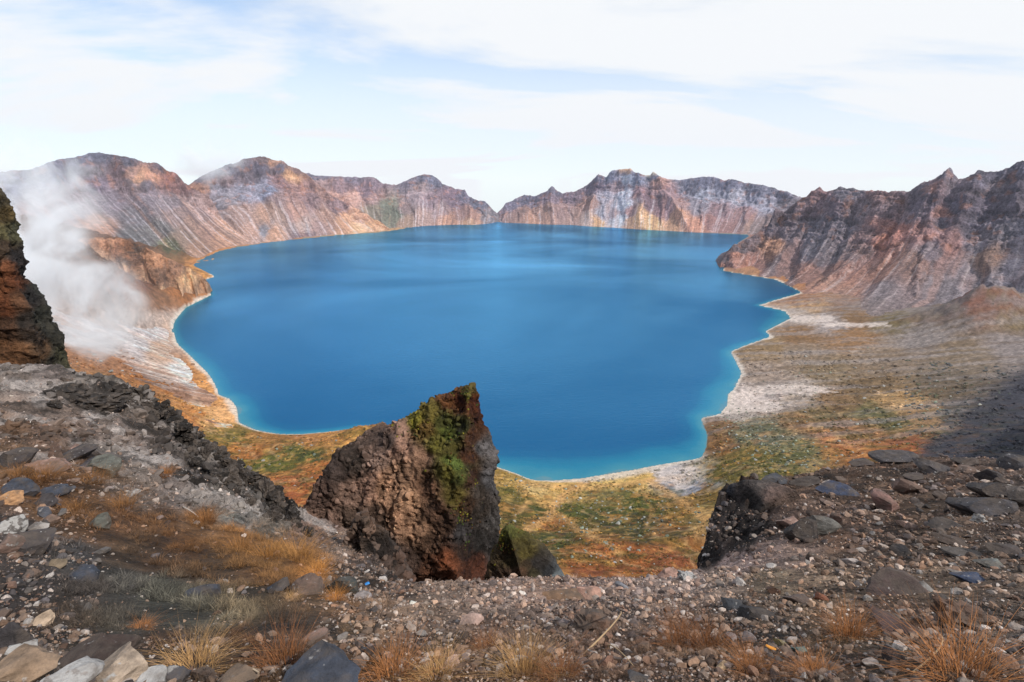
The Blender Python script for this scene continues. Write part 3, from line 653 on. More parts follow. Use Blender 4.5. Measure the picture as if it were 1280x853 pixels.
# near left scree sweeping down to the water
S6 = [(244,374,-4,150,322,300),(232,385,-4,120,312,300),(218,402,-4,70,305,300),(216,413,-4,30,305,300),(222,430,-4,0,312,280),(243,450,-4,-30,325,240),(262,469,-4,-50,345,180),(272,488,-4,-70,370,120),(290,500,-4,-80,395,80),(299,527,-3,-70,430,40),(320,541,0,-20,465,-20)]
SEED6 = [(210,400,C(205,175,158)),(180,380,C(170,125,95)),(150,340,C(155,100,66)),(150,370,C(190,165,155)),(190,410,C(215,195,182)),(170,430,C(205,185,172)),(200,440,C(205,160,120)),(230,460,C(222,200,182)),(200,470,C(180,150,125)),(240,475,C(224,202,184)),(180,480,C(150,105,70)),(150,450,C(165,130,105)),(120,440,C(140,110,90)),(230,490,C(180,120,70)),(260,495,C(190,130,80)),(250,510,C(235,185,135)),(280,515,C(225,165,110)),(250,525,C(195,125,70)),(290,530,C(240,205,165)),(200,500,C(150,100,62)),(100,400,C(170,150,140)),(60,420,C(150,125,110)),(50,350,C(170,150,145))]
loft("scree_slope", S6, 560, 260, SEED6, prof=1.1, cliff=0.1, gully=13, rock=4, streak=0.85, seed=11.4, gfreq=1.7, talus=0.85, back=250,
     streak_cols=[C(225, 214, 206), C(200, 134, 84), C(140, 100, 74)])
S7 = [(40,372,95,40,306,150),(120,376,50,122,298,200),(165,382,24,158,301,200),(205,390,3,192,313,185),(232,385,-4,220,327,150),(250,376,-4,243,338,110),(264,369,-4,258,351,50),(268,366,-4,266,361,20)]
SEED7 = [(135,301,C(165,110,72)),(150,310,C(138,90,60)),(165,310,C(74,58,48)),(168,326,C(112,76,54)),(190,322,C(176,118,74)),(215,338,C(146,98,64)),(240,348,C(205,146,86)),(256,360,C(186,130,82)),(150,345,C(170,118,78)),(180,356,C(150,104,68)),(210,370,C(186,136,88)),(235,378,C(176,128,88)),(120,330,C(180,138,106)),(130,355,C(184,146,112)),(200,350,C(120,82,56)),(165,370,C(190,150,118))]
SK7 = [(-40,312),(40,306),(100,300),(122,297),(135,296),(150,298),(170,305),(192,314),(220,328),(243,339),(258,351),(268,362)]
loft("headland", S7, 420, 190, SEED7, prof=1.15, cliff=0.12, gully=20, rock=8, streak=0.6, skyline=SK7, seed=14.2, gfreq=1.6, fan=70.0, ribk=0.8, teeth=5, mauve=0.0, talus=0.75, back=160, ends=(30.0, 12.0),
     streak_cols=[C(214, 178, 146), C(196, 132, 78), C(110, 78, 58)])
# the rim that curves round behind the photographer, out of view but shading the foreground
def rim():
    crest = np.array([(-420,-330,430),(-200,-170,425),(-60,-70,418),(10,-42,412),(50,-38,416),(110,-10,404),(200,40,404),(300,85,405),(430,150,412),(560,215,412),(700,310,402),(900,470,360),(1150,700,330),(1500,900,300)], float)
    inner = np.array([(-330,-60,300),(-140,-28,345),(-25,-7,368.0),(0,-4.5,368.0),(8,-3.5,368.0),(40,20,352),(150,100,260),(260,190,180),(420,290,140),(600,420,120),(800,560,100),(950,680,80),(1200,900,70),(1560,1100,70)], float)
    n = 160; d = np.linspace(0, 1, len(crest)); u = np.linspace(0, 1, n)
    Cc = gsmooth(np.stack([np.interp(u, d, crest[:, k]) for k in range(3)], 1), 3)
    I = gsmooth(np.stack([np.interp(u, d, inner[:, k]) for k in range(3)], 1), 3)
    v = np.linspace(0, 1.6, 60)
    t = np.clip(v, 0, 1)[None, :, None]
    Q = I[:, None] * (1 - t) + Cc[:, None] * t
    over = np.clip(v - 1, 0, None)
    out = (Cc - I)[:, None, :2] * over[None, :, None] * 1.2
    Q[..., :2] += out; Q[..., 2] -= over[None] * 160
    Q[..., 2] += (14 * (ridged(Q / 60.0, 5) - 0.4)) * smoothstep(0.25, 0.8, v)[None]
    c = np.broadcast_to(C(140, 115, 100), Q.shape) * (1 + 0.6 * fbm(Q / 20.0, 4)[..., None])
    return tag(link_mesh("crater_rim", Q, grid_faces(n, 60), M_MOUNT, c), kind='structure')
rim()
# ------------------------------------------------------------------ near ground on the rim
FG = [  # px, py, horizontal distance
 (-160,853,2.2),(-160,700,5),(-160,590,10),(-160,500,19),(-160,470,27),
 (0,853,1.9),(0,780,3),(0,700,4.8),(0,640,7.0),(0,590,9.5),(0,540,14),(0,500,19),(0,457,25.5),(80,457,24.5),(100,540,14.5),(100,500,19),(100,600,9.6),(100,660,6.6),(100,750,3.8),(100,820,2.3),
 (200,853,1.8),(200,800,2.5),(200,740,4.1),(200,700,5.6),(200,650,8),(200,610,10.5),(200,560,15),(200,510,20),(185,487,22),
 (300,853,1.7),(300,760,3.4),(300,700,5.7),(300,660,8.3),(300,620,12),(280,572,17),
 (370,853,1.6),(370,760,3.0),(370,720,4.6),(370,690,7),(370,660,11),(365,636,14),
 (450,853,1.55),(450,760,3),(450,735,4.4),(450,715,7),(440,690,10),(430,665,13.5),(500,760,3.0),(500,740,4.3),(500,728,6.2),
 (560,853,1.5),(560,790,2.3),(560,750,3.5),(560,730,5.0),(640,853,1.5),(640,790,2.2),(640,760,2.9),(640,735,4.2),(640,723,5.4),(760,853,1.5),(760,780,2.4),(760,745,3.6),(760,723,5.4),(860,720,5.6),
 (850,853,1.5),(850,790,2.3),(880,712,6.2),(950,853,1.6),(950,770,2.8),(950,720,4.5),(950,680,6.2),(950,640,7.9),(950,608,9.6),(915,606,9.2),
 (1100,853,1.7),(1100,780,2.7),(1100,720,4.3),(1100,660,6.8),(1100,620,9),(1100,590,11),(1100,577,12.3),(1000,594,10.6),
 (1280,853,1.9),(1280,780,2.9),(1280,700,5),(1280,640,7.7),(1280,600,10.2),(1280,574,13.2),(1440,853,2.2),(1440,700,5.5),(1440,580,14)]
fga = np.array(FG, float)
fgp = at_r(fga[:, 0], fga[:, 1], fga[:, 2])
foot = np.array([(0, 0.25, H - 1.62), (0.5, 0.3, H - 1.62), (-0.5, 0.3, H - 1.6), (-1.2, 0.2, H - 1.6), (1.2, 0.2, H - 1.6), (2.5, 0.6, H - 1.7), (-2.5, 0.6, H - 1.7)])
fgp = np.concatenate([fgp, foot])
FGT = TPS(lpol(fgp[:, :2]), fgp[:, 2] - H, 2e-4)
LIP = np.array([(-300,27),(-100,27),(0,25.8),(80,24.6),(185,22.3),(280,17.3),(365,14.2),(430,13.6),(455,10),(490,6.5),(520,5.8),(600,5.4),(640,5.45),(760,5.45),(860,5.8),(884,6.3),(900,8.6),(916,9.3),(950,9.7),(1000,10.7),(1100,12.4),(1280,13.4),(1440,14.3),(1700,14)], float)
lip_az = np.arctan2(*at_r(LIP[:, 0], np.full(len(LIP), 600.0), LIP[:, 1])[:, :2].T)
FGS = [  # px, py, colour, roughness 0..1
 (20,470,(120,108,100),.3),(60,465,(128,116,110),.3),(60,490,(150,140,134),.35),(110,470,(120,112,106),.4),(100,490,(84,76,70),.5),(130,500,(60,54,50),.8),(40,510,(128,112,102),.3),(90,515,(122,106,96),.35),(20,540,(98,76,60),.2),(60,545,(112,90,76),.2),(110,545,(124,106,96),.3),(150,540,(126,112,104),.4),(160,480,(70,64,58),.8),(190,500,(66,60,55),.9),(150,520,(110,98,90),.6),(190,530,(104,92,84),.6),(220,530,(54,49,46),1),(240,550,(45,41,39),1),(200,560,(122,110,104),.5),(180,590,(132,120,112),.4),(220,585,(108,98,92),.6),(250,580,(48,44,41),1),(270,590,(44,40,38),1),(300,600,(40,36,34),1),(330,620,(42,38,34),1),(360,640,(50,44,38),1),(250,600,(70,62,58),.9),(220,620,(124,112,106),.5),(180,620,(100,88,80),.4),(280,625,(92,86,80),.8),(310,640,(150,144,138),.6),(290,645,(120,116,108),.6),(340,655,(100,94,86),.8),(250,630,(112,104,98),.6),(380,670,(120,100,90),.6),(400,660,(128,102,88),.6),
 (20,580,(110,86,66),.3),(30,600,(106,76,50),.3),(60,610,(106,74,48),.3),(90,600,(104,72,46),.2),(140,600,(90,72,58),.2),(110,620,(98,70,46),.3),(60,640,(96,70,48),.4),(20,660,(84,74,70),.5),(100,650,(98,70,46),.3),(150,650,(94,66,44),.3),(200,650,(94,66,42),.3),(250,650,(104,72,42),.3),(290,670,(124,86,50),.3),(320,690,(128,90,54),.3),(360,690,(132,94,58),.3),(390,710,(140,92,46),.3),(230,680,(92,62,36),.3),(160,690,(86,66,48),.4),(200,700,(84,62,44),.3),(270,710,(88,66,46),.3),(330,720,(92,64,40),.3),
 (40,720,(70,62,58),.5),(20,750,(62,54,50),.4),(90,700,(76,72,70),.5),(100,740,(64,58,54),.4),(150,730,(68,65,60),.3),(200,740,(72,70,62),.25),(250,760,(76,72,62),.25),(300,760,(96,84,66),.25),(280,775,(88,80,66),.25),(200,775,(72,70,62),.25),(150,780,(74,68,60),.25),(320,745,(76,64,50),.25),(60,780,(70,58,48),.4),(100,800,(66,56,46),.4),(200,805,(72,54,40),.3),(300,800,(70,50,36),.3),(350,790,(64,54,46),.4),(50,830,(110,96,84),.3),(200,845,(90,74,60),.3),(300,845,(96,70,44),.3),
 (400,745,(110,86,64),.4),(430,760,(112,84,60),.4),(470,760,(112,90,72),.4),(400,790,(72,60,50),.4),(450,790,(100,80,60),.4),(520,760,(128,108,92),.4),(430,840,(96,70,46),.3),(500,840,(104,72,42),.3),(450,820,(90,66,44),.3),(540,790,(88,72,60),.4),(560,840,(94,66,42),.4),
 (450,700,(84,70,62),.7),(470,690,(54,46,42),.9),(430,690,(128,112,102),.5),(440,720,(58,50,44),.8),(480,720,(66,56,50),.8),(500,735,(86,70,60),.6),
 (560,740,(132,112,98),.4),(620,735,(146,124,112),.4),(620,750,(138,118,106),.4),(680,740,(138,114,100),.4),(740,735,(150,126,114),.4),(800,735,(146,126,116),.4),(860,725,(156,136,126),.4),(700,765,(104,86,76),.5),(760,765,(96,80,70),.5),(620,780,(84,68,58),.5),(680,800,(80,64,52),.5),(760,800,(74,56,44),.5),(720,780,(92,72,60),.6),(640,830,(88,66,46),.4),(740,840,(76,58,46),.5),(840,800,(84,66,52),.5),(840,760,(120,100,86),.5),(870,840,(84,64,48),.4),(800,840,(78,60,48),.4),
 (900,650,(34,30,30),1),(890,690,(36,32,31),1),(920,620,(46,40,38),1),(940,640,(44,38,36),1),(930,680,(60,52,48),.9),(960,610,(60,52,49),.9),(950,628,(46,42,40),1),(948,655,(50,45,43),1),(935,668,(44,40,39),1),(970,650,(84,70,64),.7),(960,690,(142,120,110),.3),(1000,690,(134,112,100),.3),(920,700,(150,128,120),.3),(1000,640,(98,80,70),.5),(1000,610,(96,78,66),.5),(900,725,(146,126,112),.4),
 (1050,600,(92,74,62),.5),(1050,640,(104,84,72),.4),(1050,675,(94,72,58),.4),(1100,600,(94,76,64),.5),(1150,590,(92,76,66),.5),(1200,585,(96,78,68),.5),(1270,585,(92,78,70),.5),(1150,640,(92,74,60),.4),(1200,640,(88,72,60),.4),(1270,640,(82,70,62),.4),(1100,680,(88,70,58),.4),(1180,690,(92,74,60),.4),(1260,690,(86,72,62),.4),
 (960,725,(130,112,92),.35),(1040,720,(128,108,90),.35),(1100,710,(112,92,76),.4),(1180,730,(112,94,78),.4),(1260,730,(104,88,76),.4),(950,760,(92,76,62),.4),(1030,760,(116,96,76),.35),(1100,765,(96,76,62),.4),(1180,765,(94,74,60),.4),(1260,770,(96,82,70),.4),
 (920,800,(70,58,48),.4),(980,800,(72,60,50),.4),(1050,800,(90,70,50),.4),(1120,810,(84,72,60),.4),(1200,810,(96,82,70),.4),(1260,820,(92,80,72),.4),(950,840,(78,58,44),.4),(1060,840,(84,68,56),.4),(1150,845,(86,66,50),.4),(1250,845,(96,82,72),.4)]
KF = 1.02
fg_seed_c = [(a, b, C(*c, k=KF)) for a, b, c, r in FGS]
fg_seed_r = [(a, b, np.array([r, r, r])) for a, b, c, r in FGS]
def fg_smooth(X):
    """the ground without its small relief"""
    azm = np.arctan2(X[..., 0], X[..., 1]); r = np.hypot(X[..., 0], X[..., 1])
    lr = np.interp(azm, lip_az, LIP[:, 1])
    rc = np.minimum(r, lr + 0.02)
    Xc = X * (rc / np.maximum(r, 1e-6))[..., None]
    z = FGT(lpol(Xc))
    over = np.maximum(r - lr, 0)
    return H + z - over * 1.15 - np.minimum(over, 0.8) * 0.5, over, lr, r
def fg_rough(X, z):
    px, py = project(xyz(X[..., 0], X[..., 1], z))
    return seeds_color(px, py, fg_seed_r, None, 2.0, 1.4)[..., 0]
def FGZ(X, rough=None):
    z, over, lr, r = fg_smooth(X)
    Q = xyz(X[..., 0], X[..., 1], z)
    if rough is None: rough = fg_rough(X, z)
    s = np.clip(r / 9.0, 0.25, 1.5)
    edge = 0.35 + 0.65 * smoothstep(0.0, 0.10, np.abs(r / lr - 1.0))
    n = 0.11 * s * fbm(Q / 1.1, 4) * edge + 0.26 * np.clip((r - 6) / 8, 0, 1.3) * (ridged(Q / 1.1 + 15, 6, gain=.62) - 0.45) * smoothstep(0.0, -3.0, X[..., 0])
    n = n + 0.030 * fbm(Q / 0.22 + 4, 4) * (0.5 + rough)
    rg = ridged(Q / np.array([1.5, 1.5, 1.0]) + 2.2, 5, gain=0.6) - 0.45
    n = n + rg * np.clip(rough - 0.5, 0, 1) * 1.5 * np.clip(r / 14.0, 0.25, 1.1)
    n = n + (ridged(Q / 0.42 + 6, 4) - 0.45) * (0.04 + 0.22 * np.clip(rough - 0.3, 0, 1)) * np.clip(r / 9.0, 0.2, 1.2)
    return z + n
N_A2, N_R2 = 880, 430
a2 = np.radians(np.linspace(-56, 56, N_A2))
r2 = np.exp(np.linspace(math.log(0.9), math.log(38), N_R2))
A2, R2 = np.meshgrid(a2, r2, indexing='ij')
X2 = np.stack([R2 * np.sin(A2), R2 * np.cos(A2)], -1)
zs, _, _, _ = fg_smooth(X2)
px2, py2 = project(xyz(X2[..., 0], X2[..., 1], zs))
pw = np.clip(np.hypot(px2 - 640, py2 - 426), 0, 900)
Qs = xyz(X2[..., 0], X2[..., 1], zs)
lsc = np.clip(R2 / 6.0, 0.35, 3.0)
wv1 = 16 * fbm(Qs / (0.9 * lsc[..., None].round(0).clip(1, 3)), 4); wv2 = 12 * fbm(Qs / 0.7 + 9, 4)
rgh2 = seeds_color(px2, py2, fg_seed_r, (wv1, wv2 * .7), 2.2, 1.4)[..., 0]
Z2 = FGZ(X2, rgh2)
Q2 = xyz(X2[..., 0], X2[..., 1], Z2)
c2 = seeds_color(px2, py2, fg_seed_c, (wv1, wv2), 2.2, 1.4)
sp = fbm(Q2 / 0.35 + 3, 4); sp2 = fbm(Q2 / 1.4 + 13, 5)
c2 = c2 * (1 + 1.1 * sp + 0.9 * sp2)[..., None]
# pale crust of weathered ash in patches on the left ridge
lft = smoothstep(8, 12, R2) * (px2 < 420)
c2 = mixc(c2, C(172, 162, 156, 0.95), 0.8 * lft * smoothstep(0.0, 0.22, fbm(Q2 / 1.2 + 33, 5)))
c2 = mixc(c2, C(44, 39, 36, 0.9), 0.85 * lft * smoothstep(0.04, 0.18, fbm(Q2 / 0.9 + 63, 6)) * (0.40 + rgh2))
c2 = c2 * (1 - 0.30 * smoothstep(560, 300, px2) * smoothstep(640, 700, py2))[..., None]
rgt = smoothstep(5, 7, R2) * (px2 > 860)
c2 = mixc(c2, C(70, 50, 38, 0.95), 0.5 * rgt * smoothstep(0.0, 0.25, fbm(Q2 / 0.8 + 23, 5)))
c2 = np.clip(c2, 0.008, 0.6)
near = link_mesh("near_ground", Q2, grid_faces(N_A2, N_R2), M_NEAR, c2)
tag(near, kind='structure')
def ground_at(x, y):
    return FGZ(np.stack(np.broadcast_arrays(np.asarray(x, float), np.asarray(y, float)), -1))
def fg_hit(px, py):
    """where the sight line to a measured place meets the near ground"""
    px = np.atleast_1d(np.asarray(px, float)); py = np.atleast_1d(np.asarray(py, float))
    d = ray(px, py); hz_ = np.hypot(d[:, 0], d[:, 1])
    rs = np.exp(np.linspace(math.log(1.0), math.log(30), 420))
    X = d[:, None, :2] / hz_[:, None, None] * rs[None, :, None]
    zr = H + rs[None] * (d[:, 2] / hz_)[:, None]
    zg = FGZ(X)
    below = zr < zg
    k = np.where(below.any(1), below.argmax(1), np.argmin(zr - zg, 1))
    i = np.arange(len(px))
    return np.concatenate([X[i, k], zg[i, k][:, None]], 1), rs[k]

# ------------------------------------------------------------------ crags standing out of the slope
def crag(name, levels, r0, da, dl, dr, db, seeds, label, cat, amp=0.5, nlev=210, nar=230, seed=0.0, strata=(1, 1, 1), sink=2.0, grain=1.0):
    """levels: (py, left px, arete px, right px) from the top down; front edge da nearer, sides dl / dr, back db farther (metres)"""
    lv = np.array(levels, float)
    ys = np.linspace(lv[0, 0], lv[-1, 0], nlev)
    Ls, As, Rs = (np.interp(ys, lv[:, 0], lv[:, k]) for k in (1, 2, 3))
    Ls, As, Rs = (gsmooth(a, 2) for a in (Ls, As, Rs))
    zc_ = at_r(As, ys, np.full(nlev, r0))[:, 2]
    def xy(px, r):
        p = at_r(px, ys, np.full(nlev, 1.0) * r); return p[:, :2]
    Wm = (Rs - Ls) / FPX * r0
    wf = (Wm / Wm.max())[:, None]; wf1 = wf[:, 0] ** 0.7
    pts = [xy(Ls, r0 + dl * wf1), xy(Ls * .55 + As * .45, r0 + (dl * .5 - da * .45) * wf1), xy(As, r0 - da * wf1), xy(As * .4 + Rs * .6, r0 + (dr * .5 - da * .35) * wf1), xy(Rs, r0 + dr * wf1), xy(Rs * .8 + Ls * .2, r0 + db * .8 * wf1), xy(Rs * .45 + Ls * .55, r0 + db * wf1), xy(Ls * .85 + Rs * .15, r0 + (db * .6 + dl * .4) * wf1)]
    ring = np.stack(pts, 1)                     # nlev, 8, 2
    k = np.linspace(0, 8, nar, endpoint=False); i0 = k.astype(int); f = (k - i0)[None, :, None]
    P = ring[:, i0 % 8] * (1 - f) + ring[:, (i0 + 1) % 8] * f
    g = np.exp(-0.5 * (np.arange(-9, 10) / 3.5) ** 2); g /= g.sum()
    P = sum(np.roll(P, j, 1) * g[j + 9] for j in range(-9, 10))
    Q = np.concatenate([P, np.broadcast_to(zc_[:, None, None], P.shape[:2] + (1,))], -1)
    cen = Q.mean(1, keepdims=True)
    top = [cen[:1] * (1 - s_) + Q[:1] * s_ + np.array([0, 0, h_]) for s_, h_ in ((0.02, 0.06), (0.4, 0.06), (0.75, 0.04))]
    bot = Q[-1:] + np.array([0, 0, -sink])
    Q = np.concatenate(top + [Q, bot], 0)
    du = np.roll(Q, -1, 1) - np.roll(Q, 1, 1); dv = np.gradient(Q, axis=0)
    N = np.cross(dv, du); N /= np.linalg.norm(N, axis=-1, keepdims=True) + 1e-9
    outw = Q - Q.mean(1, keepdims=True); sgn = np.sign((N * outw).sum(-1)).mean(); N *= np.sign(sgn)
    st_ = np.array(strata, float)
    cr = np.abs(fbm(Q / np.array([1.6, 1.6, 3.2]) + seed + 20, 4))
    fac = perlin(np.floor((Q + 0.5 * fbm(Q / 1.5 + seed, 3)[..., None]) / np.array([1.1, 1.1, 1.5])) * 0.73 + seed)
    d = amp * (0.18 * fac - 0.25 * smoothstep(0.03, 0.0, cr) + 0.95 * (ridged(Q / 3.0 * st_ + seed, 5, gain=0.56) - 0.45) + 0.55 * fbm(Q / 1.1 * st_ + seed + 4, 5) + 0.20 * (ridged(Q / 0.5 + seed, 4, gain=0.6) - 0.45) + 0.12 * fbm(Q / 0.14 + seed, 3))
    d = d * smoothstep(-1, 14, np.arange(len(Q)))[:, None] ** 0.6
    Q2_ = Q + N * d[..., None]
    px, py = project(Q2_)
    wx = 9 * fbm(Q / 1.1 + seed, 4); wy_ = 9 * fbm(Q / 1.0 + seed + 8, 4)
    c = seeds_color(px, py, seeds, (wx, wy_), 2.4, 1.0)
    fn = fbm(Q2_ / 0.35 * grain + seed, 4)
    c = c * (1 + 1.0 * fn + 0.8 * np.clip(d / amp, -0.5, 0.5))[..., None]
    c = np.clip(c, 0.01, 0.6)
    F = grid_faces(nar, len(Q), wrap=True)
    V = Q2_.transpose(1, 0, 2)
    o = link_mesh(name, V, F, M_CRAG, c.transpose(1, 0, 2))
    o.data.flip_normals() if False else None
    tag(o, label, cat)
    return o, Q2_, N
K = lambda r, g, b: C(r, g, b, 0.98)
PIN = [(488,572,586,597),(494,560,586,600),(503,548,585,603),(511,535,584,605),(522,520,583,607),(532,500,582,609),(543,478,582,611),(552,452,581,613),(560,424,581,615),(574,408,580,617),(590,394,578,619),(602,384,576,620),(616,374,574,622),(640,362,569,625),(680,350,562,629),(720,342,556,632),(760,338,552,634),(800,335,550,636)]
PINS = [(585,494,K(72,66,30)),(575,500,K(96,52,30)),(595,505,K(90,48,28)),(600,520,K(74,44,28)),(560,503,K(90,56,30)),(540,515,K(86,76,34)),(520,525,K(110,102,36)),(530,535,K(86,66,32)),(555,525,K(66,66,28)),(560,540,K(74,80,32)),(545,555,K(90,84,34)),(575,535,K(56,56,28)),(590,545,K(70,44,28)),(565,560,K(76,70,32)),(570,580,K(84,96,44)),(575,595,K(70,72,34)),(560,590,K(84,78,32)),(585,570,K(74,46,28)),(590,600,K(64,42,28)),(570,620,K(84,74,34)),(585,630,K(60,42,30)),(600,640,K(54,46,40)),(605,560,K(88,84,84)),(612,600,K(82,80,82)),(618,650,K(72,68,66)),(625,700,K(66,62,60)),(605,680,K(46,42,40)),(600,610,K(60,52,46)),(595,705,K(80,46,32)),(580,690,K(56,40,32)),
 (500,535,K(127,99,84)),(480,550,K(80,66,60)),(500,560,K(139,108,92)),(530,570,K(129,99,80)),(470,575,K(132,108,96)),(440,580,K(66,56,50)),(420,590,K(60,50,46)),(500,590,K(160,125,101)),(480,610,K(177,136,108)),(510,620,K(188,146,115)),(530,610,K(110,80,62)),(545,640,K(92,68,54)),(500,650,K(177,136,108)),(520,660,K(162,125,99)),(460,610,K(141,110,94)),(440,620,K(129,103,89)),(400,620,K(84,66,58)),(410,650,K(118,94,82)),(390,660,K(132,106,92)),(440,650,K(84,68,58)),(470,650,K(96,76,64)),(480,680,K(84,70,62)),(540,680,K(84,62,48)),(560,660,K(74,54,42)),(560,700,K(104,60,38)),(540,710,K(86,56,40)),(510,700,K(74,58,50)),(575,665,K(60,56,56)),(450,700,K(60,50,44)),(420,690,K(118,100,90)),(480,720,K(66,54,48))]
pin, PQ, PN = crag("rock_pinnacle", PIN, 21.0, 3.0, 0.7, 0.8, 4.0, PINS, "tall brown rock pinnacle with mossy top leaning over the lake", "rock", amp=0.55, nlev=320, nar=340, seed=3.3, strata=(1, 1, 0.6))
CL = [(214,-190,-60,-14),(244,-190,-40,4),(258,-190,-30,10),(270,-190,-22,15),(290,-190,-10,19),(310,-190,5,23),(330,-190,15,33),(350,-190,20,37),(362,-190,24,43),(375,-190,28,49),(395,-190,34,60),(405,-190,38,66),(415,-190,42,74),(440,-190,46,78),(455,-190,48,82),(480,-190,50,90)]
CLS = [(0,250,K(70,62,46)),(8,270,K(84,70,44)),(5,290,K(92,86,60)),(15,290,K(74,72,54)),(5,310,K(74,60,48)),(20,320,K(40,36,36)),(10,340,K(108,68,46)),(5,360,K(112,70,46)),(20,350,K(100,60,40)),(30,340,K(44,40,38)),(40,370,K(40,38,38)),(25,380,K(90,62,44)),(5,385,K(110,66,42)),(10,410,K(74,52,38)),(30,400,K(48,42,38)),(50,395,K(44,44,38)),(60,410,K(56,54,48)),(40,420,K(64,52,44)),(70,425,K(44,42,36)),(30,440,K(110,78,54)),(50,440,K(96,72,52)),(10,440,K(96,66,44)),(75,445,K(64,62,46)),(65,450,K(50,46,38)),(48,360,K(50,50,46))]
cliff, _, _ = crag("cliff", CL, 29.0, 2.2, 0, 1.0, 9.0, CLS, "dark brown layered cliff rising at the left edge before the steam", "cliff", amp=0.55, nlev=240, nar=260, seed=7.1, strata=(1.0, 1.0, 1.1))
MO = [(664,631,636,640),(672,628,640,648),(685,624,645,664),(700,618,650,678),(712,612,655,690),(724,606,660,699),(740,600,660,708),(770,596,660,716)]
MOS = [(635,668,K(84,84,40)),(645,680,K(74,66,34)),(640,700,K(66,56,34)),(655,690,K(84,74,36)),(660,705,K(60,48,34)),(672,702,K(40,36,34)),(685,715,K(44,44,46)),(650,718,K(84,62,46)),(635,720,K(90,70,56)),(668,718,K(58,52,36)),(695,724,K(90,96,98)),(630,690,K(56,46,32))]
mossy, MQ, MN = crag("mossy_rock", MO, 15.0, 1.0, 0.4, 0.5, 1.8, MOS, "low dark mossy rock at the right foot of the pinnacle", "rock", amp=0.30, nlev=110, nar=140, seed=12.4)
KN = [(612,924,958,998),(618,912,955,1006),(628,903,948,1006),(646,896,940,998),(668,886,928,975),(690,878,915,948),(710,870,905,925),(740,862,895,915)]
KNS = [(950,630,K(50,45,43)),(945,655,K(48,43,41)),(900,660,K(34,31,31)),(890,690,K(38,34,33)),(910,630,K(46,42,40)),(930,615,K(60,54,52)),(950,605,K(84,76,72)),(960,620,K(92,76,70)),(940,640,K(40,36,35)),(920,660,K(36,33,33)),(930,690,K(60,53,50)),(905,700,K(44,40,38)),(960,650,K(84,70,64)),(975,640,K(84,70,62)),(945,670,K(58,50,48)),(885,710,K(60,52,50)),(920,640,K(66,56,54)),(905,615,K(60,60,66))]
knob, _, _ = crag("rock_outcrop", KN, 8.5, 0.62, 0.15, 0.25, 0.40, KNS, "black rough rock face jutting from the right-hand slope above the valley", "rock", amp=0.16, nlev=170, nar=190, seed=5.9, sink=1.0)
GU = [(652,446,456,464),(664,436,454,476),(680,432,458,488),(700,436,466,498),(720,446,474,508),(750,450,480,516)]
GUS = [(450,665,K(60,50,44)),(470,690,K(46,40,37)),(485,705,K(52,44,40)),(460,710,K(64,54,47)),(440,690,K(96,80,70)),(480,725,K(60,50,46)),(455,655,K(100,82,70)),(495,715,K(84,72,66))]
gully_rock, GQ, GN_ = crag("rock_outcrop", GU, 10.5, 0.5, 0.3, 0.2, 1.0, GUS, "small dark crumbling outcrop at the head of the gully left of the pinnacle", "rock", amp=0.42, nlev=150, nar=180, seed=15.2, sink=1.0)

# ------------------------------------------------------------------ loose stones
def stone_mesh(name, seed, flat=False, cuts=9, jag=0.10, sub=3):
    rg = np.random.default_rng(seed)
    import bmesh
    bm = bmesh.new(); bmesh.ops.create_icosphere(bm, subdivisions=sub, radius=1.0)
    V = np.array([v.co[:] for v in bm.verts]); F = np.array([[v.index for v in f.verts] for f in bm.faces]); bm.free()
    V = V + 0.25 * V * fbm(V * 0.9 + seed, 2)[:, None]
    for _ in range(cuts):
        n = rg.normal(size=3); n[2] *= 1.6 if flat else 0.9; n /= np.linalg.norm(n)
        h = rg.uniform(0.34, 0.78)
        d = V @ n - h
        V = V - np.outer(np.clip(d, 0, None) * 0.97, n)
    nn = V / np.linalg.norm(V, axis=1, keepdims=True)
    V = V + nn * (jag * (ridged(V * 1.7 + seed, 4, gain=0.62) - 0.45) + 0.5 * jag * fbm(V * np.array([4, 4, 9.0]) + seed, 3))[:, None]
    lo, hi = V.min(0), V.max(0); V = (V - (lo + hi) / 2) / (hi - lo)
    me_o = link_mesh(name, V, F, None, None, smooth=True, sharp=24)
    me = me_o.data; bpy.data.objects.remove(me_o)
    return me
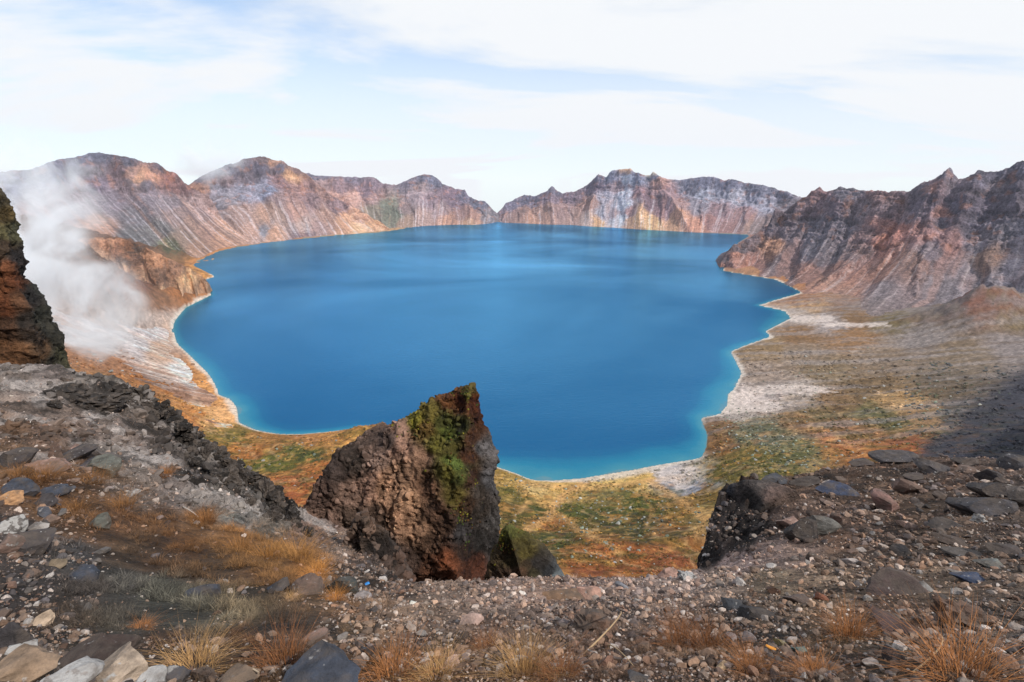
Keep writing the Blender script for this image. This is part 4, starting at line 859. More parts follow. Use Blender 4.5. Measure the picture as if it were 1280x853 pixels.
def stone_material():
    m = bpy.data.materials.new("loose_stone"); m.use_nodes = True
    t = m.node_tree; N = t.nodes; L = t.links; b = N['Principled BSDF']
    oi = N.new('ShaderNodeObjectInfo'); geo = N.new('ShaderNodeNewGeometry')
    n1 = N.new('ShaderNodeTexNoise'); n1.inputs['Scale'].default_value = 9; n1.inputs['Detail'].default_value = 7; n1.inputs['Roughness'].default_value = 0.68
    n2 = N.new('ShaderNodeTexNoise'); n2.inputs['Scale'].default_value = 26; n2.inputs['Detail'].default_value = 4
    mp = N.new('ShaderNodeMapping'); mp.inputs['Scale'].default_value = (1, 1, 2.6)
    L.new(geo.outputs['Position'], mp.inputs[0]); L.new(mp.outputs[0], n1.inputs['Vector']); L.new(geo.outputs['Position'], n2.inputs['Vector'])
    mr = N.new('ShaderNodeMapRange'); mr.inputs[1].default_value = 0.28; mr.inputs[2].default_value = 0.72; mr.inputs[3].default_value = 0.30; mr.inputs[4].default_value = 1.7
    L.new(n1.outputs[0], mr.inputs[0])
    sc_ = N.new('ShaderNodeVectorMath'); sc_.operation = 'SCALE'
    L.new(oi.outputs['Color'], sc_.inputs[0]); L.new(mr.outputs[0], sc_.inputs['Scale'])
    thr = N.new('ShaderNodeMath'); thr.operation = 'SUBTRACT'; thr.inputs[0].default_value = 1.0
    L.new(oi.outputs['Alpha'], thr.inputs[1])       # alpha 0 = covered with pale lichen
    a2_ = N.new('ShaderNodeMath'); a2_.operation = 'MULTIPLY_ADD'; a2_.inputs[1].default_value = 0.36; a2_.inputs[2].default_value = -0.66
    L.new(thr.outputs[0], a2_.inputs[0])
    a3 = N.new('ShaderNodeMath'); a3.operation = 'ADD'; L.new(a2_.outputs[0], a3.inputs[0]); L.new(n2.outputs[0], a3.inputs[1])
    a4 = N.new('ShaderNodeMath'); a4.operation = 'MULTIPLY'; a4.inputs[1].default_value = 14; a4.use_clamp = True; L.new(a3.outputs[0], a4.inputs[0])
    mx = N.new('ShaderNodeMix'); mx.data_type = 'RGBA'; L.new(a4.outputs[0], mx.inputs[0]); L.new(sc_.outputs[0], mx.inputs[6]); mx.inputs[7].default_value = (0.42, 0.41, 0.40, 1)
    # soil and dust lying on the stone
    n3 = N.new('ShaderNodeTexNoise'); n3.inputs['Scale'].default_value = 5; n3.inputs['Detail'].default_value = 6; n3.inputs['Roughness'].default_value = 0.7
    L.new(geo.outputs['Position'], n3.inputs['Vector'])
    m3 = N.new('ShaderNodeMapRange'); m3.inputs[1].default_value = 0.46; m3.inputs[2].default_value = 0.62; m3.inputs[3].default_value = 0.08; m3.inputs[4].default_value = 0.75; L.new(n3.outputs[0], m3.inputs[0])
    mx2 = N.new('ShaderNodeMix'); mx2.data_type = 'RGBA'; L.new(m3.outputs[0], mx2.inputs[0]); L.new(mx.outputs[2], mx2.inputs[6]); mx2.inputs[7].default_value = (0.105, 0.083, 0.068, 1)
    L.new(mx2.outputs[2], b.inputs['Base Color']); b.inputs['Roughness'].default_value = 0.85; b.inputs['Specular IOR Level'].default_value = 0.3
    bp = N.new('ShaderNodeBump'); bp.inputs['Strength'].default_value = 0.9; bp.inputs['Distance'].default_value = 0.03
    L.new(n1.outputs[0], bp.inputs['Height']); L.new(bp.outputs[0], b.inputs['Normal'])
    return m
M_STONE = stone_material()
ST = {'block': [stone_mesh("stone_block", 20 + i, False, 14, 0.16) for i in range(6)], 'slab': [stone_mesh("stone_slab", 40 + i, True, 14, 0.16) for i in range(5)],
      'round': [stone_mesh("stone_round", 60 + i, False, 9, 0.13) for i in range(4)], 'jag': [stone_mesh("stone_jagged", 80 + i, False, 8, 0.55, 4) for i in range(5)]}
for k_ in ST:
    for me in ST[k_]: me.materials.append(M_STONE)
def stone(name, kind, p, w_, d_, h_, col, yaw, tilt=(0, 0), lichen=0.0, label=None, cat="rock", group=None, sinkf=0.34):
    o = bpy.data.objects.new(name, ST[kind][int(RNG.integers(len(ST[kind])))])
    o.scale = (w_, d_, h_)
    o.rotation_euler = (tilt[0], tilt[1], yaw)
    o.location = (p[0], p[1], p[2] + h_ * (0.5 - sinkf))
    o.color = (*col, 1 - lichen)
    COL.objects.link(o)
    return tag(o, label, cat, group)
DK = (62,58,60); BL = (58,64,76); GR = (104,100,98); BR = (98,78,68); PK = (134,108,98); TN = (150,124,102); PA = (150,144,140); WH = (190,184,178); BK = (40,37,36); RD = (112,66,52); GG = (92,94,88)
STONES = [ # px, py (centre), width, height, kind, colour, lichen, label
 (22,575,38,28,'block',DK,0,"dark slate block at the left edge beside the stone pile"),
 (69,566,14,24,'block',BR,0,"small upright reddish brown stone standing on the stone pile"),
 (96,569,44,14,'slab',DK,0,"flat dark slab lying on top of the stone pile"),
 (62,583,38,18,'slab',PK,0,"tan slanting slab at the left end of the stone pile"),
 (114,579,36,10,'slab',BL,0,"thin blue grey slab under the dark top slab"),
 (130,584,36,26,'round',GG,0,"rounded grey green stone at the right end of the stone pile"),
 (25,611,30,24,'block',BL,0,"dark blue stone behind the orange tan stone"),
 (11,625,26,16,'block',(176,134,96),0,"orange tan stone at the left edge below the blue stone"),
 (69,617,32,16,'slab',BL,0,"blue slate lying in rusty grass below the stone pile"),
 (54,628,26,14,'block',DK,0,"dark stone touching the blue slate in rusty grass"),
 (125,654,22,22,'block',GG,0,"pointed grey stone alone in the rusty grass"),
 (165,617,20,10,'slab',PA,.3,"pale grey stone at the upper edge of the rusty grass"),
 (12,660,32,22,'block',GR,.7,"stone with white lichen on the left edge heap"),
 (44,661,24,12,'slab',PA,.1,"flat pale grey stone on the left edge heap"),
 (38,682,46,32,'block',DK,0,"large angular dark slate of the left edge heap"),
 (10,684,30,24,'slab',PK,.1,"pinkish slab wedged at the left edge"),
 (72,705,18,11,'round',(118,104,86),0,"small tan brown stone below the dark slate"),
 (105,719,32,22,'block',BL,0,"dark blue grey stone above the grey hollow"),
 (255,741,36,21,'round',BL,0,"rounded dark blue boulder in the dry grassy hollow"),
 (50,776,25,16,'block',(180,158,136),0,"pale beige stone at the left of the grassy hollow"),
 (20,802,36,40,'block',DK,0,"tall dark stone near the bottom left corner"),
 (26,815,30,16,'round',GR,.95,"white speckled stone against the tall dark stone"),
 (142,838,68,34,'slab',(186,166,146),.1,"large cream slab at the bottom left"),
 (84,849,62,20,'slab',PA,.9,"white lichened slab at the bottom edge"),
 (22,838,66,30,'slab',(150,126,104),0,"tan slab in the bottom left corner"),
 (108,826,96,22,'slab',(58,46,42),0,"long dark brown rock behind the cream slab"),
 (213,846,38,22,'block',BL,.25,"blue grey stone at the bottom edge"),
 (188,851,34,14,'round',PA,.9,"white lichened stone left of the blue grey stone"),
 (258,844,28,22,'jag',(62,46,40),0,"small dark brown stone at the bottom edge"),
 (294,847,50,22,'slab',(150,124,100),0,"tan slab at the bottom edge beside pale grass"),
 (394,842,98,44,'slab',BL,0,"large blue black slate at the bottom edge"),
 (386,732,42,32,'block',(108,88,78),0,"peaked brown boulder beside the round dark boulder"),
 (427,733,40,32,'round',(56,60,58),0,"round dark grey boulder at the gully head"),
 (349,732,24,20,'block',BL,0,"dark blue stone left of the peaked brown boulder"),
 (453,746,24,16,'slab',(166,158,158),0,"pale grey stone below the round dark boulder"),
 (395,796,26,16,'slab',PK,0,"flat pinkish stone above the blue black slate"),
 (560,830,30,17,'block',(200,166,152),0,"pink stone among grass at bottom centre left"),
 (467,762,10,11,'block',BL,0,"tiny dark upright stone in short brown grass"),
 (589,775,32,16,'slab',(176,148,136),0,"pale pinkish slab at the left of the central gravel"),
 (704,746,50,15,'slab',(126,98,76),0,"long brown slab on the crest of the central gravel"),
 (737,744,30,20,'block',(188,146,128),0,"pink angular stone on the crest of the central gravel"),
 (777,733,20,13,'round',(134,134,140),0,"smooth grey stone on the crest of the central gravel"),
 (834,716,24,16,'block',(166,134,122),0,"pinkish boulder at the right end of the crest"),
 (859,721,28,10,'jag',GR,.9,"white lichened stone at the foot of the black outcrop"),
 (757,829,22,18,'block',(118,88,74),0,"brown block among grass stems at bottom centre"),
 (798,849,30,13,'block',(66,66,70),0,"dark grey stone at the bottom edge right of centre"),
 (740,780,62,26,'jag',(98,74,60),0,"lumpy brown clod in the middle of the gravel"),
 (1113,573,44,17,'slab',(74,70,72),0,"dark boulder on the skyline of the right-hand slope"),
 (1164,586,34,17,'block',(66,62,64),0,"dark boulder just below the right skyline"),
 (1268,580,32,17,'block',(66,64,68),0,"dark boulder on the skyline near the right edge"),
 (1050,613,44,15,'slab',(54,62,82),0,"blue slate lying on the upper right slope"),
 (1103,627,31,27,'round',(134,104,96),0,"pinkish brown rounded boulder on the upper right slope"),
 (1132,609,31,18,'block',(112,90,80),0,"brown boulder above the pinkish brown boulder"),
 (1227,634,58,30,'block',(70,68,72),0,"largest dark angular boulder near the right edge"),
 (1234,596,24,21,'round',(58,56,60),0,"round dark boulder at the top of the boulder cluster"),
 (1240,613,42,24,'block',(64,60,62),0,"dark boulder in the middle of the boulder cluster"),
 (1275,622,30,24,'slab',(110,100,94),0,"grey brown boulder cut by the right edge"),
 (1024,656,42,32,'block',(98,96,92),0,"grey boulder with a flat face on the mid right slope"),
 (1000,663,36,38,'block',(58,54,54),0,"dark slab leaning on the grey boulder"),
 (984,652,28,17,'slab',(138,112,102),0,"pinkish slab left of the dark leaning slab"),
 (1045,649,15,16,'round',(108,84,74),0,"small brown stone right of the grey boulder"),
 (1125,689,22,17,'block',(64,62,64),0,"dark stone in the middle of the right slope"),
 (1060,702,24,13,'round',(178,166,160),0,"pale rounded stone on the pinkish gravel"),
 (1049,704,14,10,'block',(80,68,62),0,"dark little stone touching the pale rounded stone"),
 (1073,688,16,7,'slab',(176,164,156),0,"thin pale flat stone on the right slope"),
 (1124,733,60,28,'slab',(78,64,62),0,"broad dark brown slab half buried in gravel"),
 (1210,722,33,12,'slab',(56,68,92),0,"blue slate lying in gravel at the right"),
 (1236,705,27,11,'slab',(110,112,108),0,"flat grey green stone above the blue slate"),
 (1124,786,64,19,'slab',(72,56,54),0,"low dark maroon slab in the lower right gravel"),
 (1205,776,62,28,'jag',(98,76,64),0,"reddish brown broken slab in the lower right gravel"),
 (943,766,40,21,'block',(50,48,50),0,"black stone left of the rusty tussock"),
 (917,758,28,14,'block',(56,60,66),0,"dark blue grey stone left of the black stone"),
 (996,749,32,14,'slab',(98,84,78),0,"flat brown stone above the rusty tussock"),
 (1026,746,16,11,'block',(118,74,56),0,"small rusty stone right of the flat brown stone"),
 (974,803,16,11,'round',(146,130,84),0,"yellowish stone above the teal stone"),
 (999,812,18,10,'slab',(92,114,110),0,"teal flat stone in the lower gravel"),
 (1155,736,19,13,'round',(142,140,138),0,"round grey stone right of the broad brown slab"),
 (1222,650,16,13,'jag',PA,.8,"white crumbly stone below the largest dark boulder"),
 (1131,656,21,10,'round',(182,150,134),0,"pinkish rounded stone below the brown boulder"),
 (902,832,14,13,'block',(206,176,142),0,"small cream stone near the rusty grass"),
 (1114,820,20,17,'block',(62,52,50),0,"dark stone between two rusty tussocks"),
 (1185,658,36,10,'slab',(58,54,54),0,"thin dark slab upper of the pair below the cluster"),
 (1189,675,35,12,'slab',(78,66,60),0,"thin brown slab lower of the pair below the cluster"),
 (1257,686,32,13,'slab',(74,66,64),0,"dark slab near the right edge on the mid slope"),
 (1200,693,34,10,'slab',(82,76,72),0,"grey brown slab left of the flat grey green stone"),
 (966,739,17,14,'block',(96,70,56),0,"small brown stone left of the flat brown stone"),
 (1140,598,20,8,'slab',(70,62,60),0,"low dark stone between the skyline boulders"),
 (1075,579,26,10,'slab',(80,72,70),0,"low flat stone at the left of the right skyline"),
 (966,600,30,14,'slab',(74,76,82),0,"grey slab lying on top of the black outcrop"),
 (1005,604,36,10,'slab',(62,54,50),0,"dark brown slab right of the black outcrop"),
 (1206,577,24,12,'block',(88,78,74),0,"brown boulder on the skyline between dark ones"),
 (94,560,12,6,'slab',PK,0,"thin pinkish chip between slabs of the stone pile"),
 (85,490,42,16,'jag',BK,0,"black jagged rock on the grey ridge nearest the cliff"),
 (132,500,52,24,'jag',BK,0,"largest black jagged rock on the grey ridge"),
 (71,511,15,11,'jag',BK,0,"small black rock below the others on the grey ridge"),
 (103,504,18,9,'jag',(54,48,46),0,"small dark rock between the black rocks of the ridge"),
]
tops = []
hits, hr = fg_hit([s[0] for s in STONES], [s[1] + 0.30 * s[3] for s in STONES])
for (px, py, wp, hp, kind, colr, lich, lab), p, r in zip(STONES, hits, hr):
    dist = math.sqrt(p[0] ** 2 + p[1] ** 2 + (p[2] - H) ** 2)
    wm_ = wp / FPX * dist * 0.92; hm = hp / FPX * dist * (1.0 if kind != 'slab' else 0.9)
    yaw = -math.atan2(p[0], p[1]) + RNG.uniform(-0.35, 0.35)
    nm = {'slab': 'flat_stone', 'block': 'boulder', 'round': 'boulder', 'jag': 'rock'}[kind]
    stone(nm, kind, p, wm_, wm_ * RNG.uniform(0.65, 0.9), hm, C(*colr, k=0.95), yaw, (RNG.uniform(-.25, .1), RNG.uniform(-.12, .12)), lich, lab, "rock" if kind in ('jag', 'slab') else "boulder")
# the jagged black crust along the edge of the left ridge
crust = bpy.data.objects.new("lava_crust", None); crust.location = at_r(280, 580, 16.5); COL.objects.link(crust)
tag(crust, "band of black jagged crust along the far edge of the left ridge", "rock crust")
for i in range(110):
    t = (i % 55) / 54.0
    px = 150 + 225 * t + RNG.uniform(-9, 9)
    lipy = np.interp(px, [150, 185, 250, 280, 330, 365, 380], [484, 490, 548, 572, 606, 634, 652])
    py = lipy + abs(RNG.normal(0, 6 + 24 * t * (1.25 - t)))
    p, r = fg_hit([px], [py + 4]); p = p[0]; dist = np.linalg.norm(p - np.array([0, 0, H]))
    s = (RNG.uniform(10, 30) * (0.5 + 0.6 * t) if i < 55 else RNG.uniform(5, 13)) / FPX * dist
    o = stone("crust_rock", 'jag', p, s, s * RNG.uniform(.7, 1.1), s * RNG.uniform(.6, 1.1), C(*((38, 34, 32), (54, 48, 44), (32, 30, 29), (76, 68, 62))[i % 4], k=0.85), RNG.uniform(0, 6.28), (RNG.uniform(-.5, .5), RNG.uniform(-.5, .5)), 0.0, None, None, None, 0.35)
    o.parent = crust; o.location = o.location - crust.location
# smaller loose stones, alike enough that nothing tells them apart
ZONES = [((880,1280),(590,700),62,"small loose stone on the brown upper right slope","stones on the upper right slope",[(84,74,70),(66,62,62),(120,100,90),(140,116,104),(98,84,76)],(7,15)),
         ((880,1280),(700,850),52,"small loose stone in the lower right gravel","stones in the lower right gravel",[(104,92,84),(70,64,62),(150,136,126),(126,104,90),(176,168,162),(90,84,84)],(7,15)),
         ((520,880),(728,850),46,"small loose stone in the central gravel below the crest","stones in the central gravel",[(150,128,114),(104,86,76),(178,164,154),(84,70,62),(132,108,96)],(7,14)),
         ((0,130),(590,830),34,"small loose stone among the left edge heap","stones of the left edge heap",[(78,80,88),(104,100,98),(64,60,62),(150,138,130),(120,98,86)],(8,18)),
         ((380,520),(735,840),18,"small loose stone in short brown grass below the gully","stones below the gully",[(96,84,76),(150,132,122),(74,72,74)],(7,13))]
NB = [(np.array(s[:2], float), s[7]) for s in STONES if len(s[7].split()) <= 9]
TONE = lambda c: "pale" if max(c) > 155 else ("dark" if max(c) < 80 else ("reddish brown" if c[0] - c[2] > 16 else "grey"))
SHP = {'block': "angular", 'slab': "flat", 'round': "rounded"}
used = {}
for (x0, x1), (y0, y1), n, lab, grp, cols, (s0, s1) in ZONES:
    pxs = RNG.uniform(x0, x1, n); pys = RNG.uniform(y0, y1, n)
    ps, rs_ = fg_hit(pxs, pys)
    for p, qx, qy in zip(ps, pxs, pys):
        dist = np.linalg.norm(p - np.array([0, 0, H])); s = (s0 + (s1 - s0) * RNG.random() ** 2) / FPX * dist
        k_ = ('block', 'slab', 'round', 'block')[int(RNG.integers(4))]
        colr = cols[int(RNG.integers(len(cols)))]
        for d2, nbl in sorted(((np.hypot(*(q_ - (qx, qy))), l_) for q_, l_ in NB), key=lambda z: z[0])[:16]:
            q_ = [a for a, l_ in NB if l_ == nbl][0]; dx, dy = qx - q_[0], qy - q_[1]
            side = ("right of" if dx > 0 else "left of") if abs(dx) > abs(dy) else ("in front of" if dy > 0 else "behind")
            lab2 = "%s %s stone %s the %s" % (TONE(colr), SHP[k_], side, nbl)
            if len(lab2.split()) <= 16 and lab2 not in used: break
        used[lab2] = 1
        stone("stone", k_, p, s, s * RNG.uniform(.6, 1), s * RNG.uniform(.4, .75) * (0.7 if k_ == 'slab' else 1), C(*colr, k=0.85) * RNG.uniform(.8, 1.15), RNG.uniform(0, 6.28), (RNG.uniform(-.3, .3), RNG.uniform(-.3, .3)), 0.0, lab2, "stone", grp, 0.25)

# ------------------------------------------------------------------ scatter (gravel, grass, far boulders): instances on points
def scatter(name, P, rot, scl, tint, protos, pick, kind='stuff', parent=None):
    me = bpy.data.meshes.new(name)
    n = len(P)
    me.vertices.add(n); me.vertices.foreach_set("co", np.asarray(P, np.float32).ravel())
    for nm, tp, arr, key in (("rot", 'FLOAT_VECTOR', rot, "vector"), ("scl", 'FLOAT_VECTOR', scl, "vector")):
        a = me.attributes.new(nm, tp, 'POINT'); a.data.foreach_set(key, np.asarray(arr, np.float32).ravel())
    a = me.attributes.new("tint", 'FLOAT_COLOR', 'POINT'); cc = np.ones((n, 4), np.float32); cc[:, :3] = tint; a.data.foreach_set("color", cc.ravel())
    a = me.attributes.new("pick", 'INT', 'POINT'); a.data.foreach_set("value", np.asarray(pick, np.int32))
    o = bpy.data.objects.new(name, me); COL.objects.link(o)
    g = bpy.data.node_groups.new(name, 'GeometryNodeTree')
    g.interface.new_socket("Geometry", in_out='INPUT', socket_type='NodeSocketGeometry'); g.interface.new_socket("Geometry", in_out='OUTPUT', socket_type='NodeSocketGeometry')
    N = g.nodes; L = g.links
    gi = N.new('NodeGroupInput'); go = N.new('NodeGroupOutput')
    ip = N.new('GeometryNodeInstanceOnPoints'); jn = N.new('GeometryNodeJoinGeometry')
    for pr in protos:
        oi = N.new('GeometryNodeObjectInfo'); oi.inputs['Object'].default_value = pr; oi.inputs['As Instance'].default_value = True
        L.new(oi.outputs['Geometry'], jn.inputs[0])
    def na(nm, tp):
        q = N.new('GeometryNodeInputNamedAttribute'); q.data_type = tp; q.inputs['Name'].default_value = nm
        return q.outputs['Attribute']
    e2r = N.new('FunctionNodeEulerToRotation'); L.new(na("rot", 'FLOAT_VECTOR'), e2r.inputs[0])
    L.new(gi.outputs[0], ip.inputs['Points']); L.new(jn.outputs[0], ip.inputs['Instance']); ip.inputs['Pick Instance'].default_value = True
    L.new(na("pick", 'INT'), ip.inputs['Instance Index']); L.new(e2r.outputs[0], ip.inputs['Rotation']); L.new(na("scl", 'FLOAT_VECTOR'), ip.inputs['Scale'])
    L.new(ip.outputs[0], go.inputs[0])
    md = o.modifiers.new("scatter", 'NODES'); md.node_group = g
    if parent: o.parent = parent
    return tag(o, kind=kind)
def proto(name, me):
    return bpy.data.objects.new(name, me)      # kept out of the scene, only instanced
M_PEB = ground_mat("pebble", 14, 0.01, 0.5, rough=0.8, var=0.35, attr='tint', atype='INSTANCER')
PEB = []
for i in range(8):
    me = stone_mesh("pebble", 120 + i, i % 3 == 0, 11, 0.12, sub=2); me.materials.append(M_PEB); PEB.append(proto("pebble", me))
def ground_colour(X):
    i = np.clip(np.rint((np.arctan2(X[:, 0], X[:, 1]) - a2[0]) / (a2[1] - a2[0])).astype(int), 0, N_A2 - 1)
    j = np.clip(np.rint((np.log(np.hypot(X[:, 0], X[:, 1])) - math.log(0.9)) / (math.log(38 / 0.9) / (N_R2 - 1))).astype(int), 0, N_R2 - 1)
    return c2[i, j], rgh2[i, j], px2[i, j], py2[i, j], Z2[i, j]
def gravel(n, rmin, rmax, smin, smax, pw_):
    a_ = RNG.uniform(-0.88, 0.88, n); r_ = np.exp(RNG.uniform(math.log(rmin), math.log(rmax), n))
    X = np.stack([r_ * np.sin(a_), r_ * np.cos(a_)], -1)
    lr = np.interp(a_, lip_az, LIP[:, 1])
    gc, gr, gx, gy, gz = ground_colour(X)
    dens = np.where(gx > 430, 1.0, 0.75)
    dens = np.where((gx > 120) & (gx < 400) & (gy > 640) & (gy < 800), 0.10, dens)
    dens = dens * (0.35 + 0.65 * smoothstep(-0.15, 0.15, fbm(xyz(X[:, 0] / 0.8, X[:, 1] / 0.8, 3), 3)))
    ok = (RNG.random(n) < dens) & (r_ < lr * 1.01)
    X, gc, gz, r_ = X[ok], gc[ok], gz[ok], r_[ok]; m = len(X)
    s = (smin + (smax - smin) * RNG.random(m) ** pw_) * np.clip(r_ / 4.0, 0.7, 2.2) ** 0.8
    scl = s[:, None] * np.stack([RNG.uniform(.8, 1.2, m), RNG.uniform(.6, 1, m), RNG.uniform(.4, .8, m)], 1)
    tone = np.array([C(150, 126, 110), C(96, 84, 78), C(186, 172, 162), C(74, 70, 72), C(128, 98, 82), C(204, 196, 190), C(112, 106, 108), C(166, 134, 112)]) * 1.45
    tint = (0.5 * gc + 0.5 * tone[RNG.choice(8, m, p=[.24, .18, .12, .13, .14, .04, .08, .07])]) * RNG.uniform(.5, 1.6, m)[:, None]
    rot = RNG.uniform(-1, 1, (m, 3)) * np.array([.5, .5, 3.1])
    return np.concatenate([X, (gz + scl[:, 2] * 0.2)[:, None]], 1), rot, scl, tint, RNG.integers(0, 8, m)
g1_ = gravel(170000, 1.3, 26, 0.005, 0.022, 2.6)
g2_ = gravel(26000, 1.6, 26, 0.02, 0.07, 2.6)
def ridge_rubble(n):
    px = RNG.uniform(-10, 430, n * 3); r_ = np.exp(RNG.uniform(math.log(8), math.log(25), n * 3))
    d = ray(px, np.full(n * 3, 560.0)); a_ = np.arctan2(d[:, 0], d[:, 1])
    X = np.stack([r_ * np.sin(a_), r_ * np.cos(a_)], -1); lr = np.interp(a_, lip_az, LIP[:, 1])
    dn = smoothstep(-0.05, 0.25, fbm(xyz(X[:, 0] / 2.0, X[:, 1] / 2.0, 5), 4)) * (0.3 + 0.9 * smoothstep(0.6, 1.0, r_ / lr))
    ok = (r_ < lr) & (RNG.random(n * 3) < dn); X = X[ok]; r_ = r_[ok]; m = len(X)
    gc, gr, gx, gy, gz = ground_colour(X)
    s = (0.025 + 0.24 * RNG.random(m) ** 6) * np.clip(r_ / 14, .6, 1.3)
    scl = s[:, None] * np.stack([RNG.uniform(.8, 1.3, m), RNG.uniform(.7, 1, m), RNG.uniform(.5, .9, m)], 1)
    pal = np.array([C(54, 49, 46), C(92, 84, 78), C(156, 148, 142), C(74, 66, 60)])
    tint = 0.65 * gc + 0.35 * pal[RNG.choice(4, m, p=[.35, .3, .12, .23])] * RNG.uniform(.7, 1.3, m)[:, None]
    return np.concatenate([X, (gz + scl[:, 2] * .2)[:, None]], 1), RNG.uniform(-1, 1, (m, 3)) * np.array([.7, .7, 3.1]), scl, tint, RNG.integers(0, 8, m)
g3_ = ridge_rubble(11000)
gv = [np.concatenate([a, b, c_]) for a, b, c_ in zip(g1_, g2_, g3_)]
scatter("gravel", gv[0], gv[1], gv[2], np.clip(gv[3], 0.01, .6), PEB, gv[4])

# ------------------------------------------------------------------ dry grass
def grass_material(name, atype):
    m = bpy.data.materials.new(name); m.use_nodes = True
    t = m.node_tree; N = t.nodes; L = t.links; b = N['Principled BSDF']
    at = N.new('ShaderNodeAttribute'); at.attribute_name = 'shade'
    if atype == 'INSTANCER':
        c = N.new('ShaderNodeAttribute'); c.attribute_name = 'tint'; c.attribute_type = 'INSTANCER'; src = c.outputs['Color']
    else:
        c = N.new('ShaderNodeObjectInfo'); src = c.outputs['Color']
    v = N.new('ShaderNodeVectorMath'); v.operation = 'SCALE'; L.new(src, v.inputs[0]); L.new(at.outputs['Fac'], v.inputs['Scale'])
    L.new(v.outputs[0], b.inputs['Base Color']); b.inputs['Roughness'].default_value = 0.7; b.inputs['Specular IOR Level'].default_value = 0.2
    return m
def tuft_mesh(name, seed, n, spread, width, seg=3, lean=0.55):
    rg = np.random.default_rng(seed); V = []; F = []; S = []
    for _ in range(n):
        a = rg.uniform(0, 2 * math.pi); rad = spread * math.sqrt(rg.random())
        b = np.array([rad * math.cos(a), rad * math.sin(a), -0.04])
        L_ = rg.uniform(0.5, 1.0); out = a + rg.normal(0, 0.7); ln = lean * rg.uniform(0.3, 1.5) * (0.4 + rad / spread)
        dirx = np.array([math.cos(out), math.sin(out), 0]); side = np.array([-dirx[1], dirx[0], 0]); wd = width * rg.uniform(.6, 1.3); sh = rg.uniform(0.40, 1.55)
        i0 = len(V)
        for s in range(seg + 1):
            t = s / seg
            p = b + dirx * ln * L_ * (t ** 1.7) + np.array([0, 0, L_ * (t - 0.35 * ln * t * t)])
            ww = wd * (1 - t * 0.9)
            V += [p - side * ww, p + side * ww]; S += [sh, sh]
        for s in range(seg): F.append([i0 + 2 * s, i0 + 2 * s + 1, i0 + 2 * s + 3, i0 + 2 * s + 2])
    o = link_mesh(name, V, F, None, None, attrs={'shade': S}); me = o.data; bpy.data.objects.remove(o)
    return me
M_TUS = grass_material("dry_grass_blades", 'OBJECT'); M_TUI = grass_material("dry_grass_mat", 'INSTANCER')
TUS = [tuft_mesh("dry_tussock", 300 + i, 460, 0.46, 0.0048, 4, 1.0) for i in range(5)]
for me in TUS: me.materials.append(M_TUS)
SMALL = []
for i in range(5):
    me = tuft_mesh("dry_tuft", 320 + i, 34, 0.45, 0.022, 3, 0.8); me.materials.append(M_TUI); SMALL.append(proto("dry_tuft", me))
OR = (156,104,62); ST_ = (176,138,92); RU = (128,84,52)
TUSS = [(1062,800,62,56,OR,"rusty tussock on the lower right gravel beside the maroon slab"),(1018,846,54,34,OR,"low rusty tussock at the bottom left of the gravel tussocks"),(1203,850,104,56,OR,"widest rusty tussock at the bottom right edge"),
 (242,838,84,40,ST_,"pale straw tussock behind the bottom left stones"),(352,834,66,58,RU,"brown tussock left of the blue black slate"),(490,850,84,50,OR,"orange tussock right of the blue black slate"),(545,850,60,50,ST_,"straw tussock at bottom centre left"),(655,846,54,66,ST_,"tall straw tussock at bottom centre"),(606,815,44,30,RU,"thin brown tussock above the tall straw tussock"),
 (850,812,60,44,RU,"brown tussock in the gravel right of centre"),(366,752,24,14,ST_,"small straw tuft above the dark stone hollow"),(176,787,26,9,OR,"little orange tuft in the grey hollow"),(372,702,54,36,(172,124,70),"bright golden tussock at the right end of the grass bank"),(335,700,46,30,(158,112,62),"golden tussock left of the brightest one"),(300,690,46,28,(146,102,58),"golden tussock in the middle of the grass bank"),(255,655,40,26,(136,92,52),"rusty tussock at the top of the grass bank"),
 (205,595,26,14,(150,98,50),"small brown tussock at the edge of the ashy slope"),(50,602,52,22,(132,92,54),"rusty tussock below the stone pile"),(115,605,44,18,(132,92,54),"rusty tussock right of the stone pile"),(20,596,36,16,(132,92,54),"rusty tussock near the left edge boulder"),(90,640,40,20,(132,92,54),"rusty tussock below the blue slate"),(150,638,40,22,(132,92,54),"rusty tussock by the pointed grey stone"),(395,720,34,24,(190,130,66),"golden tuft behind the peaked brown boulder"),(885,812,60,40,RU,"brown tussock left of the yellowish stone"),(940,842,60,30,OR,"low orange tussock at the bottom edge near the cream stone"),(700,850,60,30,RU,"brown tussock right of the tall straw tussock"),(420,752,30,14,(180,120,60),"little golden tuft under the round dark boulder")]
TUSS = [t for t in TUSS]
hits, hr = fg_hit([t[0] for t in TUSS], [t[1] for t in TUSS])
for i, ((px, py, wp, hp, colr, lab), p) in enumerate(zip(TUSS, hits)):
    dist = np.linalg.norm(p - np.array([0, 0, H]))
    o = bpy.data.objects.new("grass_tussock", TUS[i % 5])
    o.location = p; o.rotation_euler = (0, 0, RNG.uniform(0, 6.28))
    wm_ = wp / FPX * dist * 0.62; o.scale = (wm_ * RNG.uniform(.85, 1.3), wm_ * RNG.uniform(.7, 1.1), hp / FPX * dist * RNG.uniform(.65, .95))
    o.color = (*C(*colr, k=0.95), 1); COL.objects.link(o)
    tag(o, lab, "grass tussock", "dry grass tussocks on the rim")
